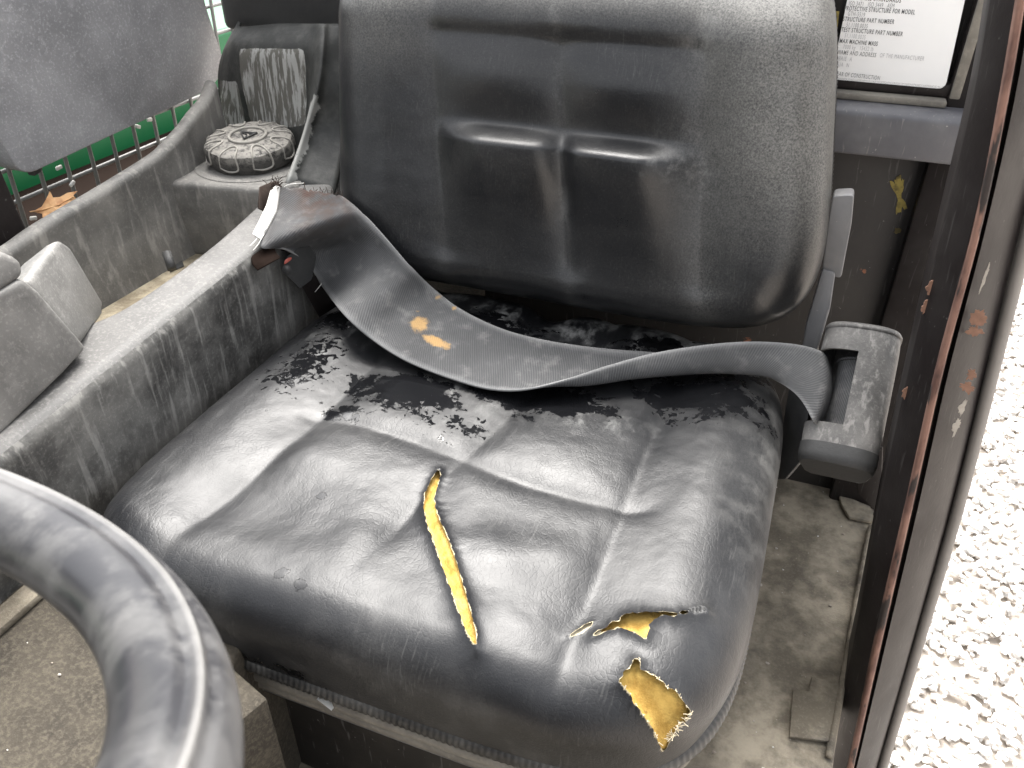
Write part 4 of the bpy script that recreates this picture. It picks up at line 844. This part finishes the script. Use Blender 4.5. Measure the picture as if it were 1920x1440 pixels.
for p in ((-0.6550,0.4822,0.0317), (-0.6550,0.2360,0.1134), (-0.6550,0.3703,0.1518), (-0.6550,0.2240,0.1388), (-0.6550,0.1648,0.0922), (-0.6550,0.3950,0.1550)):
    q = np.array(p); box('paint_flake', q, (.003, .010, .005), M['white_chip'], mg, .001, 1, Matrix.Rotation(rng.uniform(-.5, .5), 3, 'X'))
gb = thing('green_boom', 'green painted steel boom seen through the wire mesh guard', 'boom', (-1.25, .5, -.15))
span('boom_body', (-1.45, -1.2, -.12), (-1.10, 2.4, .13), M['green'], gb, .02, 3)
ch = thing('machine_chassis', 'dark brown machine chassis below the green boom', 'chassis', (-1.1, .5, -1.2))
span('chassis_beam', (-1.5, -1.3, -1.0), (-.96, 2.4, -.045), M['chassis'], ch, .02)
lf = thing('oak_leaf', 'dry orange brown oak leaf caught on the mesh guard', 'leaf', (-0.6000,0.1548,0.1179))
LP = [(62,397),(82,384),(92,368),(97,358),(102,372),(112,370),(125,362),(145,360),(136,368),(142,374),(130,378),(120,388),(108,398),(92,408),(82,412),(80,400)]
LPW = [(-0.6120,0.1359,0.1185), (-0.6040,0.1430,0.1231), (-0.6020,0.1503,0.1301), (-0.6060,0.1619,0.1356), (-0.5980,0.1570,0.1303), (-0.5940,0.1633,0.1293), (-0.5960,0.1769,0.1296), (-0.6020,0.1967,0.1240), (-0.5940,0.1822,0.1246), (-0.5940,0.1850,0.1188), (-0.5880,0.1701,0.1216), (-0.5840,0.1573,0.1200), (-0.5840,0.1464,0.1172), (-0.5880,0.1354,0.1140), (-0.5940,0.1308,0.1122), (-0.6000,0.1375,0.1169)]
bm = prism_bm(LPW, (-.0006, .0, -.0006), 0); bmesh.ops.triangulate(bm, faces=bm.faces[:]); from_bm('leaf_blade', bm, M['leaf'], lf, False)
tube('leaf_stalk', [(-0.6140,0.1331,0.1186), (-0.6000,0.1399,0.1207), (-0.5880,0.1536,0.1235), (-0.5900,0.1775,0.1248)], .0009, M['leaf'], lf, 5)

# ================================================================== steering wheel
WC = np.array((.0111, -.5247, .3720)); tl, yw, RR = .5519, -.1266, .1681
wx = np.array((math.cos(yw), math.sin(yw), 0)); wnr = np.array((-math.sin(yw)*math.sin(tl), math.cos(yw)*math.sin(tl), math.cos(tl))); wy = np.cross(wnr, wx)
sw = thing('steering_wheel', 'worn dark grey steering wheel rim with a raised seam, lower left', 'steering wheel', tuple(WC))
rings = []
prof = [(t, .0151) for t in np.linspace(0, 2*np.pi, 72, endpoint=False)]; seam_glint = []
for f in np.linspace(0, 2*np.pi, 180, endpoint=False):
    rad = wx*math.cos(f)+wy*math.sin(f); c = WC+RR*rad; rg = []
    for t, r in prof:
        dt = (t-R(80)+math.pi) % (2*math.pi)-math.pi
        r2 = r+.0016*math.exp(-(dt/.07)**2)-.0010*math.exp(-((dt-.22)/.10)**2)-.0010*math.exp(-((dt+.22)/.10)**2)
        rg.append(c+r2*(rad*math.cos(t)*1.02+wnr*math.sin(t)*1.0))
    rings.append(rg); seam_glint.append([math.exp(-(((t-R(80)+math.pi) % (2*math.pi)-math.pi)/.06)**2) for t, r in prof])
rings.append(rings[0]); seam_glint.append(seam_glint[0]); loft('rim', rings, M['wheel'], sw, cap=False, attrs={'seam_glint': np.array(seam_glint)})
for f in (R(185), R(352), R(270)):
    rad = wx*math.cos(f)+wy*math.sin(f); tube('spoke', catmull([WC+wnr*-.03+rad*.02, WC+wnr*-.028+rad*.09, WC+rad*(RR-.006)], 14), .009, M['wheel'], sw, 12)
lathe('hub', [(.001, -.05), (.03, -.05), (.042, -.04), (.045, -.022), (.036, -.012), (.001, -.010)], WC, wnr, M['dark_plastic'], sw, 40)
tube('column', [WC-wnr*.045, WC-wnr*.30+np.array((0, -.05, 0))], .028, M['dark_plastic'], sw, 24)
